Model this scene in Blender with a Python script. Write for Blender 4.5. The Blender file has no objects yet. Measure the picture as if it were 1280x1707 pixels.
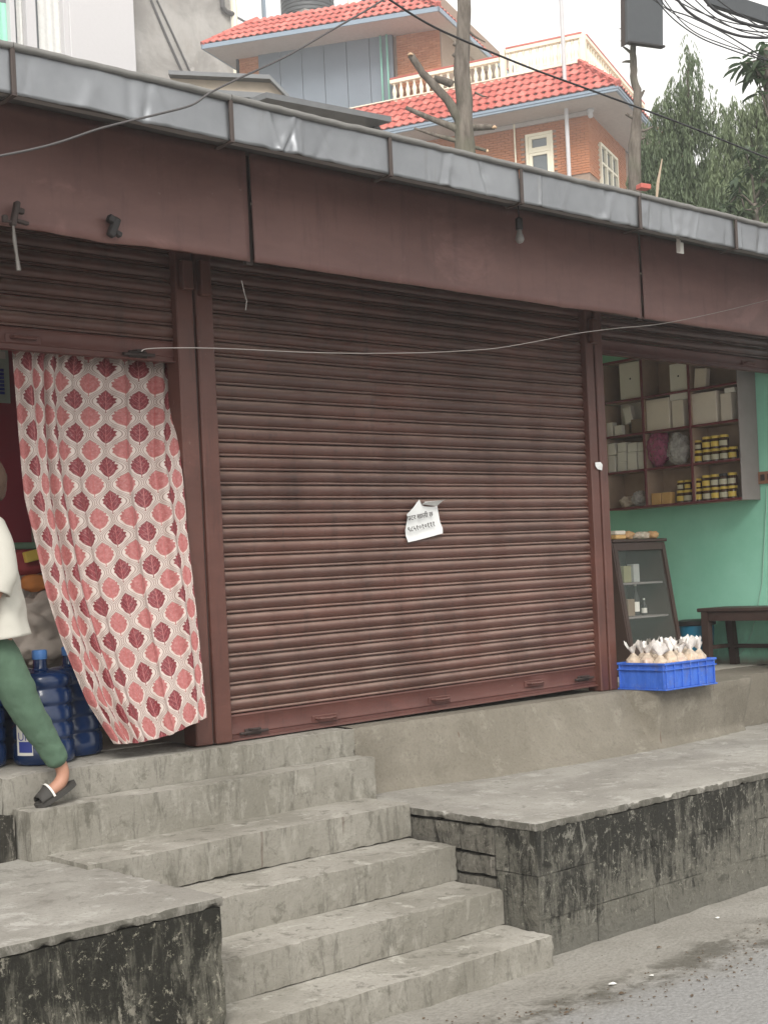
import bpy, bmesh, math, random
from mathutils import Vector, Matrix, noise
random.seed(7)
R = math.radians
scn = bpy.context.scene
col = scn.collection

# ------------------------------------------------------------------ camera, sky, sun, exposure
YAW, ROLL, FPX, CYPX, EYE = R(48.35), R(2.664), 2322.0, 967.0, 1.70
fw = Vector((math.cos(YAW), math.sin(YAW), 0)); rt = Vector((math.sin(YAW), -math.cos(YAW), 0)); up = Vector((0, 0, 1))
cr, sr = math.cos(ROLL), math.sin(ROLL)
cam_d = bpy.data.cameras.new('camera'); cam = bpy.data.objects.new('camera', cam_d); col.objects.link(cam)
Xc = rt*cr - up*sr; Yc = up*cr + rt*sr; Zc = -fw
m = Matrix((Xc, Yc, Zc)).transposed().to_4x4(); m.translation = Vector((0, 0, EYE)); cam.matrix_world = m
cam_d.sensor_fit = 'VERTICAL'; cam_d.sensor_height = 24.0; cam_d.sensor_width = 18.0
cam_d.lens = FPX/1707*24.0; cam_d.shift_y = (CYPX-853.5)/1707; cam_d.clip_start = 0.1; cam_d.clip_end = 2000
scn.camera = cam

SUN_DIR = Vector((0.50, 0.58, -0.64)).normalized()       # the way the light travels
w = bpy.data.worlds.new('World'); scn.world = w; w.use_nodes = True
wn, wl = w.node_tree.nodes, w.node_tree.links
wn.clear()
sky = wn.new('ShaderNodeTexSky'); sky.sky_type = 'NISHITA'; sky.sun_disc = False
sky.sun_elevation = math.asin(-SUN_DIR.z); sky.sun_rotation = math.atan2(-SUN_DIR.x, -SUN_DIR.y)
sky.air_density = 1.0; sky.dust_density = 4.0; sky.ozone_density = 1.0
hsv = wn.new('ShaderNodeHueSaturation'); hsv.inputs['Saturation'].default_value = 0.12; hsv.inputs['Value'].default_value = 1.0
mixs = wn.new('ShaderNodeMix'); mixs.data_type = 'RGBA'; mixs.inputs[0].default_value = 0.72
mixs.inputs[7].default_value = (10.6, 10.4, 10.0, 1)      # even cloud layer over the clear sky
bg = wn.new('ShaderNodeBackground'); bg.inputs['Strength'].default_value = 0.078
wo = wn.new('ShaderNodeOutputWorld')
wl.new(sky.outputs[0], hsv.inputs['Color']); wl.new(hsv.outputs[0], mixs.inputs[6]); wl.new(mixs.outputs[2], bg.inputs['Color']); wl.new(bg.outputs[0], wo.inputs['Surface'])

sd = bpy.data.lights.new('sun', 'SUN'); sd.energy = 1.5; sd.angle = R(22); sd.color = (1.0, 0.96, 0.90)
so = bpy.data.objects.new('sun', sd); col.objects.link(so); so.location = (0, 0, 40)
so.rotation_euler = SUN_DIR.to_track_quat('-Z', 'Y').to_euler()
scn.view_settings.view_transform = 'Standard'; scn.view_settings.look = 'None'
scn.view_settings.gamma = 1.0; scn.view_settings.use_curve_mapping = False
scn.view_settings.exposure = 1.18

# ------------------------------------------------------------------ helpers
def pix(u, v, x=None, y=None, z=None, d=None):
    """world point where the sight line through a photo point meets a plane"""
    px, py = u-640, -(v-CYPX)
    r = rt*(px*cr+py*sr) + up*(-px*sr+py*cr) + fw*FPX
    c = Vector((0, 0, EYE))
    if x is not None: t = (x-c.x)/r.x
    elif y is not None: t = (y-c.y)/r.y
    elif z is not None: t = (z-c.z)/r.z
    else: t = d/FPX
    return c + r*t

WLOC = {}
def wloc(o):
    return WLOC.get(o.name, Vector((0, 0, 0))) if o is not None else Vector((0, 0, 0))

def tag(o, label=None, cat=None, group=None, kind=None):
    if label: o['label'] = label
    if cat: o['category'] = cat
    if group: o['group'] = group
    if kind: o['kind'] = kind
    return o

def thing(name, label, cat, loc=(0, 0, 0), group=None):
    o = bpy.data.objects.new(name, None); col.objects.link(o)
    o.location = loc; WLOC[o.name] = Vector(loc); o.empty_display_size = .1
    return tag(o, label, cat, group)

def part_empty(name, parent, loc=None, label=None):
    o = bpy.data.objects.new(name, None); col.objects.link(o); o.parent = parent
    L = Vector(loc) if loc is not None else wloc(parent)
    o.location = L - wloc(parent); WLOC[o.name] = L; o.empty_display_size = .1
    if label: o['label'] = label
    return o

def copy_tree(o, parent=None):
    c = o.copy(); col.objects.link(c); c.parent = parent
    if parent is not None: c.matrix_parent_inverse = o.matrix_parent_inverse.copy()
    for ch in [q for q in bpy.data.objects if q.parent == o]:
        copy_tree(ch, c)
    return c

class MB:
    """collects shapes in one bmesh and links them as one mesh object"""
    def __init__(s): s.bm = bmesh.new(); s.uv = None
    def _new(s, v0): return s.bm.verts[v0:] if False else [v for v in s.bm.verts if v.index == -1]
    def poly(s, vs, fs, mat=None):
        V = [s.bm.verts.new(mat @ Vector(v) if mat else v) for v in vs]
        out = []
        for f in fs:
            try: out.append(s.bm.faces.new([V[i] for i in f]))
            except ValueError: pass
        return V
    def box(s, a, b, bev=0.0, mat=None, seg=1):
        t = bmesh.new()
        x0, y0, z0 = a; x1, y1, z1 = b
        V = [t.verts.new(p) for p in ((x0,y0,z0),(x1,y0,z0),(x1,y1,z0),(x0,y1,z0),(x0,y0,z1),(x1,y0,z1),(x1,y1,z1),(x0,y1,z1))]
        for f in ((0,3,2,1),(4,5,6,7),(0,1,5,4),(1,2,6,5),(2,3,7,6),(3,0,4,7)): t.faces.new([V[i] for i in f])
        if bev > 0: bmesh.ops.bevel(t, geom=t.edges[:], offset=bev, segments=seg, affect='EDGES', profile=.5)
        s.merge(t, mat); return s
    def cbox(s, c, size, bev=0.0, rz=0.0, rx=0.0, ry=0.0, seg=1):
        h = Vector(size)/2
        M = Matrix.Translation(Vector(c)) @ Matrix.Rotation(rz, 4, 'Z') @ Matrix.Rotation(ry, 4, 'Y') @ Matrix.Rotation(rx, 4, 'X')
        return s.box(-h, h, bev, M, seg)
    def merge(s, t, mat=None):
        mp = {}
        for v in t.verts: mp[v] = s.bm.verts.new(mat @ v.co if mat else v.co)
        for f in t.faces:
            try: s.bm.faces.new([mp[v] for v in f.verts])
            except ValueError: pass
        t.free()
    def tube(s, pts, r, n=6, cap=True):
        pts = [Vector(p) for p in pts]
        rs = r if isinstance(r, (list, tuple)) else [r]*len(pts)
        rings = []; ref = None
        for i, p in enumerate(pts):
            d = (pts[min(i+1, len(pts)-1)] - pts[max(i-1, 0)])
            if d.length < 1e-9: d = Vector((0, 0, 1))
            d.normalize()
            if ref is None: ref = Vector((0, 0, 1)) if abs(d.z) < .9 else Vector((1, 0, 0))
            a = d.cross(ref)
            if a.length < 1e-6: a = d.cross(Vector((0, 1, 0)))
            a.normalize(); b = d.cross(a); ref = a.cross(d)
            ref = -ref if False else ref
            rings.append([s.bm.verts.new(p + (a*math.cos(2*math.pi*k/n) + b*math.sin(2*math.pi*k/n))*rs[i]) for k in range(n)])
        for i in range(len(rings)-1):
            for k in range(n):
                s.bm.faces.new((rings[i][k], rings[i][(k+1) % n], rings[i+1][(k+1) % n], rings[i+1][k]))
        if cap:
            s.bm.faces.new(rings[0][::-1]); s.bm.faces.new(rings[-1])
        return s
    def lathe(s, prof, c=(0, 0, 0), n=16, sx=1.0, sy=1.0, mat=None):
        c = Vector(c); rings = []
        for r, z in prof:
            ring = []
            for k in range(n):
                p = Vector((c.x+sx*r*math.cos(2*math.pi*k/n), c.y+sy*r*math.sin(2*math.pi*k/n), c.z+z))
                ring.append(s.bm.verts.new(mat @ p if mat else p))
            rings.append(ring)
        for i in range(len(rings)-1):
            for k in range(n):
                s.bm.faces.new((rings[i][k], rings[i][(k+1) % n], rings[i+1][(k+1) % n], rings[i+1][k]))
        s.bm.faces.new(rings[0][::-1]); s.bm.faces.new(rings[-1])
        return s
    def grid(s, fn, nu, nv, uvf=None):
        """fn(i/nu, j/nv) -> point"""
        V = [[s.bm.verts.new(fn(i/nu, j/nv)) for j in range(nv+1)] for i in range(nu+1)]
        if uvf and s.uv is None: s.uv = s.bm.loops.layers.uv.new('UVMap')
        for i in range(nu):
            for j in range(nv):
                f = s.bm.faces.new((V[i][j], V[i+1][j], V[i+1][j+1], V[i][j+1]))
                if uvf:
                    for lp, (a, b) in zip(f.loops, ((i, j), (i+1, j), (i+1, j+1), (i, j+1))): lp[s.uv].uv = uvf(a/nu, b/nv)
        return s
    def build(s, name, mat, parent=None, loc=None, smooth=False, recalc=True, kind=None, label=None, angle=None):
        if recalc: bmesh.ops.recalc_face_normals(s.bm, faces=s.bm.faces[:])
        o_loc = Vector(loc) if loc is not None else wloc(parent)
        if o_loc.length > 0: bmesh.ops.translate(s.bm, verts=s.bm.verts[:], vec=-o_loc)
        me = bpy.data.meshes.new(name); s.bm.to_mesh(me); s.bm.free()
        if mat is not None: me.materials.append(mat)
        if smooth:
            for p in me.polygons: p.use_smooth = True
            if angle: me.set_sharp_from_angle(angle=R(angle))
        o = bpy.data.objects.new(name, me); col.objects.link(o)
        WLOC[o.name] = o_loc
        if parent is not None: o.parent = parent; o.location = o_loc - wloc(parent)
        else: o.location = o_loc
        if kind: o['kind'] = kind
        if label: o['label'] = label
        return o

def clone(o, parent, loc, name=None, rot=None, scale=None, mat=None):
    c = o.copy(); col.objects.link(c); c.parent = parent; c.location = loc
    if rot is not None: c.rotation_euler = rot
    if scale is not None: c.scale = scale
    return c

def fbm(p, sc=1.0, o=4):
    return noise.fractal(Vector(p)*sc, 1.0, 2.0, o)

def rough_block(a, b, res=.05, amp=.006, chip=.02, seed=0, skip=(), only_chip=None):
    """a cast concrete block: gridded faces, wavy, with worn and chipped edges"""
    a, b = Vector(a), Vector(b); t = MB(); sz = b-a
    n = [max(1, int(round(sz[k]/res))) for k in range(3)]
    pts = {}
    def V(i, j, k):
        key = (i, j, k)
        if key not in pts:
            p = Vector((a.x+sz.x*i/n[0], a.y+sz.y*j/n[1], a.z+sz.z*k/n[2]))
            q = p + Vector((seed*7.3, seed*3.1, seed*5.7))
            d = Vector((fbm(q, 1.3), fbm(q+Vector((9, 0, 0)), 1.3), fbm(q+Vector((0, 9, 0)), 1.3)))*amp
            d += Vector((noise.noise(q*14), noise.noise(q*14+Vector((5, 0, 0))), noise.noise(q*14+Vector((0, 5, 0)))))*amp*.35
            ex = [(-1 if idx == 0 else (1 if idx == n[m_] else 0)) for m_, idx in enumerate((i, j, k))]
            cnt = sum(1 for e in ex if e)
            if cnt >= 2:
                c = max(0.0, noise.noise(q*11.0)*.5+noise.noise(q*34)*.75+noise.noise(q*3.0)*.35-.08)*chip + chip*.10
                for m_ in range(3):
                    if ex[m_]: d[m_] -= ex[m_]*c
            pts[key] = t.bm.verts.new(p+d)
        return pts[key]
    for i in range(n[0]):
        for j in range(n[1]):
            if '-z' not in skip: t.bm.faces.new((V(i,j,0), V(i,j+1,0), V(i+1,j+1,0), V(i+1,j,0)))
            if '+z' not in skip: t.bm.faces.new((V(i,j,n[2]), V(i+1,j,n[2]), V(i+1,j+1,n[2]), V(i,j+1,n[2])))
    for i in range(n[0]):
        for k in range(n[2]):
            if '-y' not in skip: t.bm.faces.new((V(i,0,k), V(i+1,0,k), V(i+1,0,k+1), V(i,0,k+1)))
            if '+y' not in skip: t.bm.faces.new((V(i,n[1],k), V(i,n[1],k+1), V(i+1,n[1],k+1), V(i+1,n[1],k)))
    for j in range(n[1]):
        for k in range(n[2]):
            if '-x' not in skip: t.bm.faces.new((V(0,j,k), V(0,j,k+1), V(0,j+1,k+1), V(0,j+1,k)))
            if '+x' not in skip: t.bm.faces.new((V(n[0],j,k), V(n[0],j+1,k), V(n[0],j+1,k+1), V(n[0],j,k+1)))
    return t

# ------------------------------------------------------------------ material helpers: a small expression language over nodes
class N:
    """a shader node tree written as expressions"""
    def __init__(s, name):
        s.m = bpy.data.materials.new(name); s.m.use_nodes = True
        s.t = s.m.node_tree; s.t.nodes.clear()
        s.out = s.t.nodes.new('ShaderNodeOutputMaterial')
    def node(s, typ, **kw):
        n = s.t.nodes.new(typ)
        for k, v in kw.items(): setattr(n, k, v)
        return n
    def put(s, sock, v):
        if isinstance(v, bpy.types.NodeSocket): s.t.links.new(v, sock)
        elif v is not None:
            if hasattr(sock.default_value, '__len__') and not hasattr(v, '__len__'): v = (v, v, v, 1)[:len(sock.default_value)]
            if hasattr(v, '__len__') and len(sock.default_value) == 4 and len(v) == 3: v = (*v, 1)
            sock.default_value = v
    def mth(s, op, a, b=0.0, c=None, clamp=False):
        n = s.node('ShaderNodeMath', operation=op, use_clamp=clamp)
        s.put(n.inputs[0], a); s.put(n.inputs[1], b)
        if c is not None: s.put(n.inputs[2], c)
        return n.outputs[0]
    def add(s, a, b): return s.mth('ADD', a, b)
    def sub(s, a, b): return s.mth('SUBTRACT', a, b)
    def mul(s, a, b): return s.mth('MULTIPLY', a, b)
    def pos(s): return s.node('ShaderNodeNewGeometry').outputs['Position']
    def obj(s): return s.node('ShaderNodeTexCoord').outputs['Object']
    def uv(s): return s.node('ShaderNodeTexCoord').outputs['UV']
    def rnd(s): return s.node('ShaderNodeObjectInfo').outputs['Random']
    def sep(s, v): return s.node_sep(v)
    def node_sep(s, v):
        n = s.node('ShaderNodeSeparateXYZ'); s.put(n.inputs[0], v); return n.outputs[0], n.outputs[1], n.outputs[2]
    def scale(s, v, sc, off=(0, 0, 0)):
        n = s.node('ShaderNodeMapping'); s.put(n.inputs['Vector'], v)
        n.inputs['Scale'].default_value = sc if hasattr(sc, '__len__') else (sc, sc, sc); n.inputs['Location'].default_value = off
        return n.outputs[0]
    def noise(s, v, sc=5.0, det=5.0, rough=.6, dist=0.0):
        n = s.node('ShaderNodeTexNoise'); s.put(n.inputs['Vector'], v)
        n.inputs['Scale'].default_value = sc; n.inputs['Detail'].default_value = det; n.inputs['Roughness'].default_value = rough; n.inputs['Distortion'].default_value = dist
        return n.outputs[0]
    def vor(s, v, sc=5.0, feature='F1', out=0):
        n = s.node('ShaderNodeTexVoronoi', feature=feature); s.put(n.inputs['Vector'], v); n.inputs['Scale'].default_value = sc
        return n.outputs[out]
    def ramp(s, f, lo, hi):
        n = s.node('ShaderNodeMapRange'); n.interpolation_type = 'SMOOTHSTEP'
        s.put(n.inputs[0], f); n.inputs[1].default_value = lo; n.inputs[2].default_value = hi; return n.outputs[0]
    def mix(s, f, a, b, mode='MIX'):
        n = s.node('ShaderNodeMix', data_type='RGBA', blend_type=mode, clamp_factor=True)
        s.put(n.inputs[0], f); s.put(n.inputs[6], a); s.put(n.inputs[7], b); return n.outputs[2]
    def node_add(s, a, b):
        n = s.node('ShaderNodeVectorMath', operation='ADD'); s.put(n.inputs[0], a); s.put(n.inputs[1], b); return n.outputs[0]
    def noise3(s, v, sc, amp):
        n = s.node('ShaderNodeTexNoise'); s.put(n.inputs['Vector'], v); n.inputs['Scale'].default_value = sc; n.inputs['Detail'].default_value = 3
        m_ = s.node('ShaderNodeVectorMath', operation='SCALE'); s.put(m_.inputs[0], n.outputs[1]); m_.inputs['Scale'].default_value = amp; return m_.outputs[0]
    def bump(s, h, strength=.3, dist=.01):
        n = s.node('ShaderNodeBump'); s.put(n.inputs['Height'], h); n.inputs['Strength'].default_value = strength; n.inputs['Distance'].default_value = dist
        return n.outputs[0]
    def fin(s, color, rough=.8, metal=0.0, normal=None, alpha=None, trans=0.0, spec=None, ior=None, emit=None, coat=None, sss=None):
        b = s.node('ShaderNodeBsdfPrincipled')
        s.put(b.inputs['Base Color'], color); s.put(b.inputs['Roughness'], rough); s.put(b.inputs['Metallic'], metal)
        if normal is not None: s.put(b.inputs['Normal'], normal)
        if alpha is not None: s.put(b.inputs['Alpha'], alpha)
        if trans: s.put(b.inputs['Transmission Weight'], trans)
        if spec is not None: s.put(b.inputs['Specular IOR Level'], spec)
        if ior: s.put(b.inputs['IOR'], ior)
        if coat: s.put(b.inputs['Coat Weight'], coat)
        s.t.links.new(b.outputs[0], s.out.inputs['Surface'])
        return s.m

M = {}
def plain(name, c, rough=.7, metal=0.0, var=.18, sc=9.0, bump=.1, spec=.4, rnd=0.0):
    n = N(name); p = n.obj()
    f = n.noise(p, sc, 4)
    c2 = tuple(max(0, k*(1-var)) for k in c); c1 = tuple(min(1, k*(1+var)) for k in c)
    cc = n.mix(f, c2, c1)
    if rnd: cc = n.mix(n.mul(n.rnd(), rnd), cc, (0, 0, 0), 'MIX')
    M[name] = n.fin(cc, rough, metal, n.bump(n.noise(p, sc*6, 3), bump, .004) if bump else None, spec=spec)
    return M[name]

# -- concrete of treads, plinth and slabs
def concrete(name, base, dark, light, streak=0.0, moss=0.0, scale=1.0, redstreak=False, grime_shade=.5, edge=False):
    n = N(name); p = n.pos(); x, y, z = n.sep(p)
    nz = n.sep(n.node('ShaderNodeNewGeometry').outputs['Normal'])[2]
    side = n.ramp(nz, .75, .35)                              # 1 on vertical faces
    big = n.noise(p, 1.6*scale, 6, .62, .4); mid = n.noise(p, 7.5*scale, 8, .72, .3); fine = n.noise(p, 60, 4, .7)
    c = n.mix(n.ramp(big, .38, .64), dark, base)
    c = n.mix(n.mul(n.ramp(mid, .53, .66), .8), c, light)
    c = n.mix(n.mul(n.ramp(n.noise(n.scale(p, 1, (3, 8, 2)), 11*scale, 8, .75, .5), .54, .64), grime_shade), c, (dark[0]*.45, dark[1]*.45, dark[2]*.42))
    c = n.mix(n.mul(n.ramp(fine, .45, .75), .35), c, (dark[0]*.5, dark[1]*.5, dark[2]*.5))
    pk = n.vor(n.scale(p, (1, 1, .7)), 42*scale); c = n.mix(n.mul(n.ramp(pk, .12, .05), n.ramp(mid, .45, .58)), c, (dark[0]*.35, dark[1]*.35, dark[2]*.33))
    if streak:
        sv = n.noise(n.scale(p, (7, 7, 1.3)), 2.2*scale, 8, .75, .5)
        k = n.mul(n.mul(n.ramp(sv, .53, .62), side), streak)
        c = n.mix(k, c, (.060, .057, .048))
        k2 = n.mul(n.mul(n.ramp(n.noise(n.scale(p, (6, 6, 2.0), (3, 1, 7)), 2.6*scale, 7, .75, .6), .55, .62), side), streak*.9)
        c = n.mix(k2, c, light)
    if edge: c = n.mix(n.mul(side, n.ramp(n.noise(n.scale(p, (5, 5, 3)), 3.0, 7, .78, .5), .36, .56)), c, (.045, .043, .035))
    if redstreak:
        v = n.noise(n.scale(p, (26, 26, 1.2)), 1.0, 2, .5)
        k = n.mul(n.mul(n.ramp(v, .705, .735), side), .6)
        c = n.mix(k, c, (.10, .05, .036))
    if grime_shade > .3: c = n.mix(n.mul(side, .50), c, (dark[0]*.55, dark[1]*.55, dark[2]*.52))      # riser shade put into the colour of upright faces, along with splash dirt
    h = n.add(n.mul(mid, .7), n.add(n.mul(fine, .35), n.add(n.mul(n.noise(p, 170, 2), .12), n.mul(n.ramp(pk, .02, .14), .15))))
    M[name] = n.fin(c, .92, 0, n.bump(h, .7, .014), spec=.25)
concrete('tread', (.375, .355, .315), (.255, .24, .205), (.49, .47, .42), streak=.55, redstreak=True, grime_shade=.65)
concrete('plinth', (.215, .195, .160), (.175, .158, .127), (.255, .236, .195), streak=.10, redstreak=True, grime_shade=.18)
concrete('slab_top', (.37, .355, .32), (.275, .26, .232), (.46, .445, .41), grime_shade=.45, edge=True)

# -- black-stained retaining wall: soot and dry algae in vertical runs, pale where the render has come off
def stained(name, dk, mid_c, pale, thr):
    n = N(name); p = n.pos(); z = n.sep(p)[2]
    a = n.noise(n.scale(p, (9, 9, 1.6)), 2.1, 9, .80, .6); b = n.noise(p, 1.3, 5, .65, .3)
    d = n.noise(p, 13, 9, .80, .4); e = n.noise(n.scale(p, (3.2, 3.2, 1.3), (4, 4, 4)), 3.3, 9, .80, 1.0)
    f = n.add(n.mul(a, .55), n.add(n.mul(b, .40), n.add(n.mul(d, .35), n.mul(n.sub(.33, z), .22))))
    c = n.mix(n.ramp(f, thr, thr+.11), dk, mid_c)
    c = n.mix(n.mul(n.ramp(e, .565, .60), .75), c, pale)
    c = n.mix(n.mul(n.ramp(n.noise(n.scale(p, 1, (7, 7, 7)), 34, 7, .8), .575, .64), .8), c, (pale[0]*1.25, pale[1]*1.25, pale[2]*1.2))
    c = n.mix(n.mul(n.ramp(d, .53, .62), .5), c, (dk[0]*.5, dk[1]*.5, dk[2]*.45))
    c = n.mix(n.mul(n.ramp(z, .16, -.02), .75), c, (.155, .15, .13))
    h = n.add(n.mul(d, .8), n.add(n.mul(e, .6), n.mul(n.noise(p, 60, 4), .3)))
    M[name] = n.fin(c, .95, 0, n.bump(h, .9, .03), spec=.2)
stained('stained_wall', (.034, .033, .028), (.165, .158, .132), (.28, .27, .23), .575)
stained('stained_wall_dark', (.027, .026, .021), (.145, .138, .112), (.33, .31, .255), .605)
stained('stained_wall_light', (.045, .042, .035), (.17, .16, .135), (.29, .27, .235), .56)

# -- road: packed grit and dust, worn asphalt further out
n = N('road'); p = n.pos(); x, y, z = n.sep(p)
wob = n.mul(n.sub(n.noise(p, 1.6, 5, .65), .5), .55)
yy = n.add(y, wob)
edge = n.ramp(yy, 3.35, 3.75)                                # 1 near the wall
big = n.noise(p, 1.1, 6, .65); fine = n.noise(p, 45, 4, .7); peb = n.vor(p, 60)
dust = n.mix(n.ramp(big, .35, .7), (.31, .295, .265), (.225, .212, .185))
dust = n.mix(n.mul(n.ramp(fine, .4, .75), .45), dust, (.13, .122, .105))
asph = n.mix(n.ramp(fine, .3, .75), (.275, .272, .265), (.20, .197, .19))
band = n.mul(n.ramp(yy, 3.42, 3.60), n.ramp(yy, 3.86, 3.68))
c = n.mix(edge, asph, dust)
c = n.mix(n.mul(n.mul(band, n.ramp(n.noise(p, 5, 6, .7), .40, .58)), .8), c, (.085, .078, .062))
c = n.mix(n.mul(n.ramp(n.noise(p, 8, 5, .7), .60, .72), .5), c, (.10, .095, .08))
h = n.add(n.mul(fine, .6), n.mul(peb, .5))
M['road'] = n.fin(c, .95, 0, n.bump(h, .6, .012), spec=.2)

# -- painted steel of shutters, posts and valance: red-brown oxide paint, dusty and scuffed, upward faces lightened as if lit
def oxide(name, c0, c1, dust, rough=.5, runs=.4, dust_hilite=.35):
    n = N(name); p = n.pos(); nz = n.sep(n.node('ShaderNodeNewGeometry').outputs['Normal'])[2]
    a = n.noise(n.scale(p, (1, 1, 3)), 1.3, 6, .65); b = n.noise(n.scale(p, (9, 9, 1.2)), 1.6, 6, .7); f = n.noise(p, 70, 3)
    c = n.mix(n.ramp(a, .32, .7), c0, c1)
    c = n.mix(n.mul(n.ramp(b, .52, .7), runs), c, (c0[0]*.55, c0[1]*.55, c0[2]*.6))
    up_f = n.ramp(nz, .05, .8)
    c = n.mix(n.mul(n.add(n.mul(up_f, .85), .08), n.mul(n.add(.45, n.mul(n.ramp(n.noise(n.scale(p, (1, 1, .4)), 3.5, 5, .7), .3, .65), .55)), dust_hilite)), c, dust)  # upward faces paler: settled dust plus lip highlights put into the colour
    fd = n.ramp(n.noise(n.scale(p, (.7, .7, 1.2), (5, 5, 5)), 2.4, 7, .72, .6), .54, .70); c = n.mix(n.mul(fd, .35), c, (c1[0]*1.7, c1[1]*1.8, c1[2]*1.9))
    sp = n.ramp(n.noise(p, 24, 5, .8), .66, .70)
    c = n.mix(n.mul(sp, .35), c, (.30, .22, .19))
    rg = n.add(n.mul(f, .18), rough-.06)
    M[name] = n.fin(c, rg, 0, n.bump(n.add(n.mul(a, .5), n.mul(f, .12)), .18, .008), spec=.45)
oxide('shutter_paint', (.046, .0155, .0110), (.098, .036, .026), (.42, .31, .26), .34, runs=.7, dust_hilite=.62)
oxide('post_paint', (.078, .026, .018), (.110, .040, .029), (.25, .165, .135), .45, .6)
oxide('valance_paint', (.140, .068, .060), (.185, .095, .083), (.26, .18, .155), .5, .35)
oxide('bar_paint', (.074, .023, .018), (.105, .036, .028), (.27, .17, .14), .5, .5)

# -- galvanised sheet
n = N('galvanised'); p = n.pos()
a = n.noise(p, 2.0, 5, .6); b = n.vor(n.scale(p, (1, 1, .6)), 30, out=1); r_ = n.noise(n.scale(p, (8, 8, 1)), 1.8, 5, .7)
bs = n.node('ShaderNodeRGBToBW'); n.put(bs.inputs[0], b)
c = n.mix(n.ramp(a, .3, .7), (.20, .208, .22), (.285, .295, .31)); c = n.mix(n.mul(bs.outputs[0], .18), c, (.25, .26, .27))
c = n.mix(n.mul(n.ramp(r_, .56, .72), .35), c, (.20, .195, .19))
M['galvanised'] = n.fin(c, n.add(.32, n.mul(a, .2)), .75, n.bump(n.add(a, n.mul(n.noise(p, 9, 4), .3)), .25, .012))
plain('galvanised_dull', (.24, .235, .225), .6, .3)
plain('strap_brown', (.060, .045, .040), .65)
plain('roof_underside', (.11, .105, .105), .75, .2)
plain('dark_roof_sheet', (.16, .165, .17), .6, .3)
plain('ridge_board', (.42, .36, .29), .85)
plain('black_metal', (.025, .022, .022), .55)
plain('rust_black', (.04, .028, .025), .7)
plain('dark_wood', (.055, .033, .027), .55, 0, .3)
plain('red_wood', (.16, .035, .038), .5, 0, .3)
plain('shelf_back', (.40, .29, .21), .75, 0, .25)
plain('grey_board', (.23, .20, .19), .7)
plain('carton_white', (.86, .83, .75), .75, 0, .06, rnd=.12)
plain('carton_pale', (.82, .74, .63), .8, 0, .08, rnd=.10)
plain('carton_brown', (.25, .185, .125), .85, 0, .1)
plain('jar_dark', (.07, .035, .02), .15, 0, .4, 20, 0, .6)
plain('jar_yellow', (.72, .52, .10), .45, 0, .1, 20, 0)
plain('jar_black', (.02, .018, .016), .4)
plain('jar_label', (.55, .52, .38), .6, 0, .25, 40)
plain('pack_yellow', (.66, .40, .15), .5, 0, .15)
n = N('crate_blue'); p = n.pos(); k = n.noise(n.scale(p, (8, 8, 2.5)), 3.0, 7, .75, .4)
c = n.mix(n.ramp(k, .35, .65), (.030, .105, .47), (.050, .15, .58)); c = n.mix(n.mul(n.ramp(n.noise(p, 38, 6, .8), .58, .66), .45), c, (.30, .36, .52)); c = n.mix(n.mul(n.ramp(n.noise(p, 9, 6, .75), .52, .68), .35), c, (.16, .16, .20))
M['crate_blue'] = n.fin(c, .5, 0, n.bump(n.noise(p, 60, 4), .15, .003), spec=.35)
plain('bucket_blue', (.02, .17, .28), .4)
plain('concrete_floor', (.38, .355, .305), .9, 0, .25, 5, .4)
plain('maroon_wall', (.34, .035, .06), .7, 0, .2, 3)
plain('room_wall', (.22, .19, .16), .9)
plain('white_plastic', (.66, .64, .60), .5, 0, .06)
plain('cable_black', (.02, .02, .022), .55, 0, .1, 9, 0)
plain('cable_grey', (.075, .07, .07), .6, 0, .1, 9, 0)
plain('cable_pale', (.13, .12, .11), .6, 0, .1, 9, 0)
plain('cable_slack', (.26, .235, .22), .6, 0, .1, 9, 0)
plain('cable_green', (.30, .52, .42), .6, 0, .1, 9, 0)
plain('cream_paint', (.80, .75, .60), .6, 0, .06)
plain('white_paint', (.52, .51, .52), .6, 0, .05)
plain('blue_grey_paint', (.24, .30, .37), .6, 0, .06, 2)
plain('panel_grey', (.185, .215, .255), .55, .1, .10, 1.2)
plain('soffit_paint', (.46, .42, .40), .85)
plain('mortar', (.30, .22, .17), .95)
plain('green_pipe', (.22, .48, .40), .5)
plain('tank_black', (.07, .075, .08), .5)
plain('sign_dark', (.060, .066, .072), .5)
plain('skin', (.42, .22, .15), .55, 0, .08, 12, .05)
plain('hair', (.065, .034, .020), .6, 0, .4, 60, .5)
plain('shirt_cream', (.50, .485, .43), .9, 0, .06, 14, .2)
plain('trouser_green', (.080, .138, .092), .9, 0, .18, 30, .3)
plain('sandal', (.045, .042, .038), .7)
plain('glass_dark', (.10, .12, .13), .08, 0, .1, 3, 0, .8)
plain('curtain_white', (.62, .62, .60), .8)
plain('sack_fabric', (.46, .40, .35), .85, 0, .35, 8, .5)
plain('cloth_red', (.30, .04, .045), .8, 0, .3)
plain('cloth_orange', (.55, .20, .05), .8, 0, .3)
plain('cloth_green', (.20, .33, .22), .8, 0, .3)
plain('ink', (.035, .03, .03), .8, 0, .0, 9, 0)
plain('label_blue', (.04, .06, .30), .5, 0, .1)
plain('snack', (.55, .33, .16), .6, 0, .4, 40, .3)
plain('snack_pink', (.45, .20, .16), .6, 0, .4, 40, .3)
plain('litter_white', (.75, .74, .70), .7)
plain('litter_brown', (.10, .07, .045), .9, 0, .3)
plain('stone_grey', (.20, .19, .17), .9, 0, .3, rnd=.4)
plain('cistern_wall', (.40, .38, .35), .95)

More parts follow.
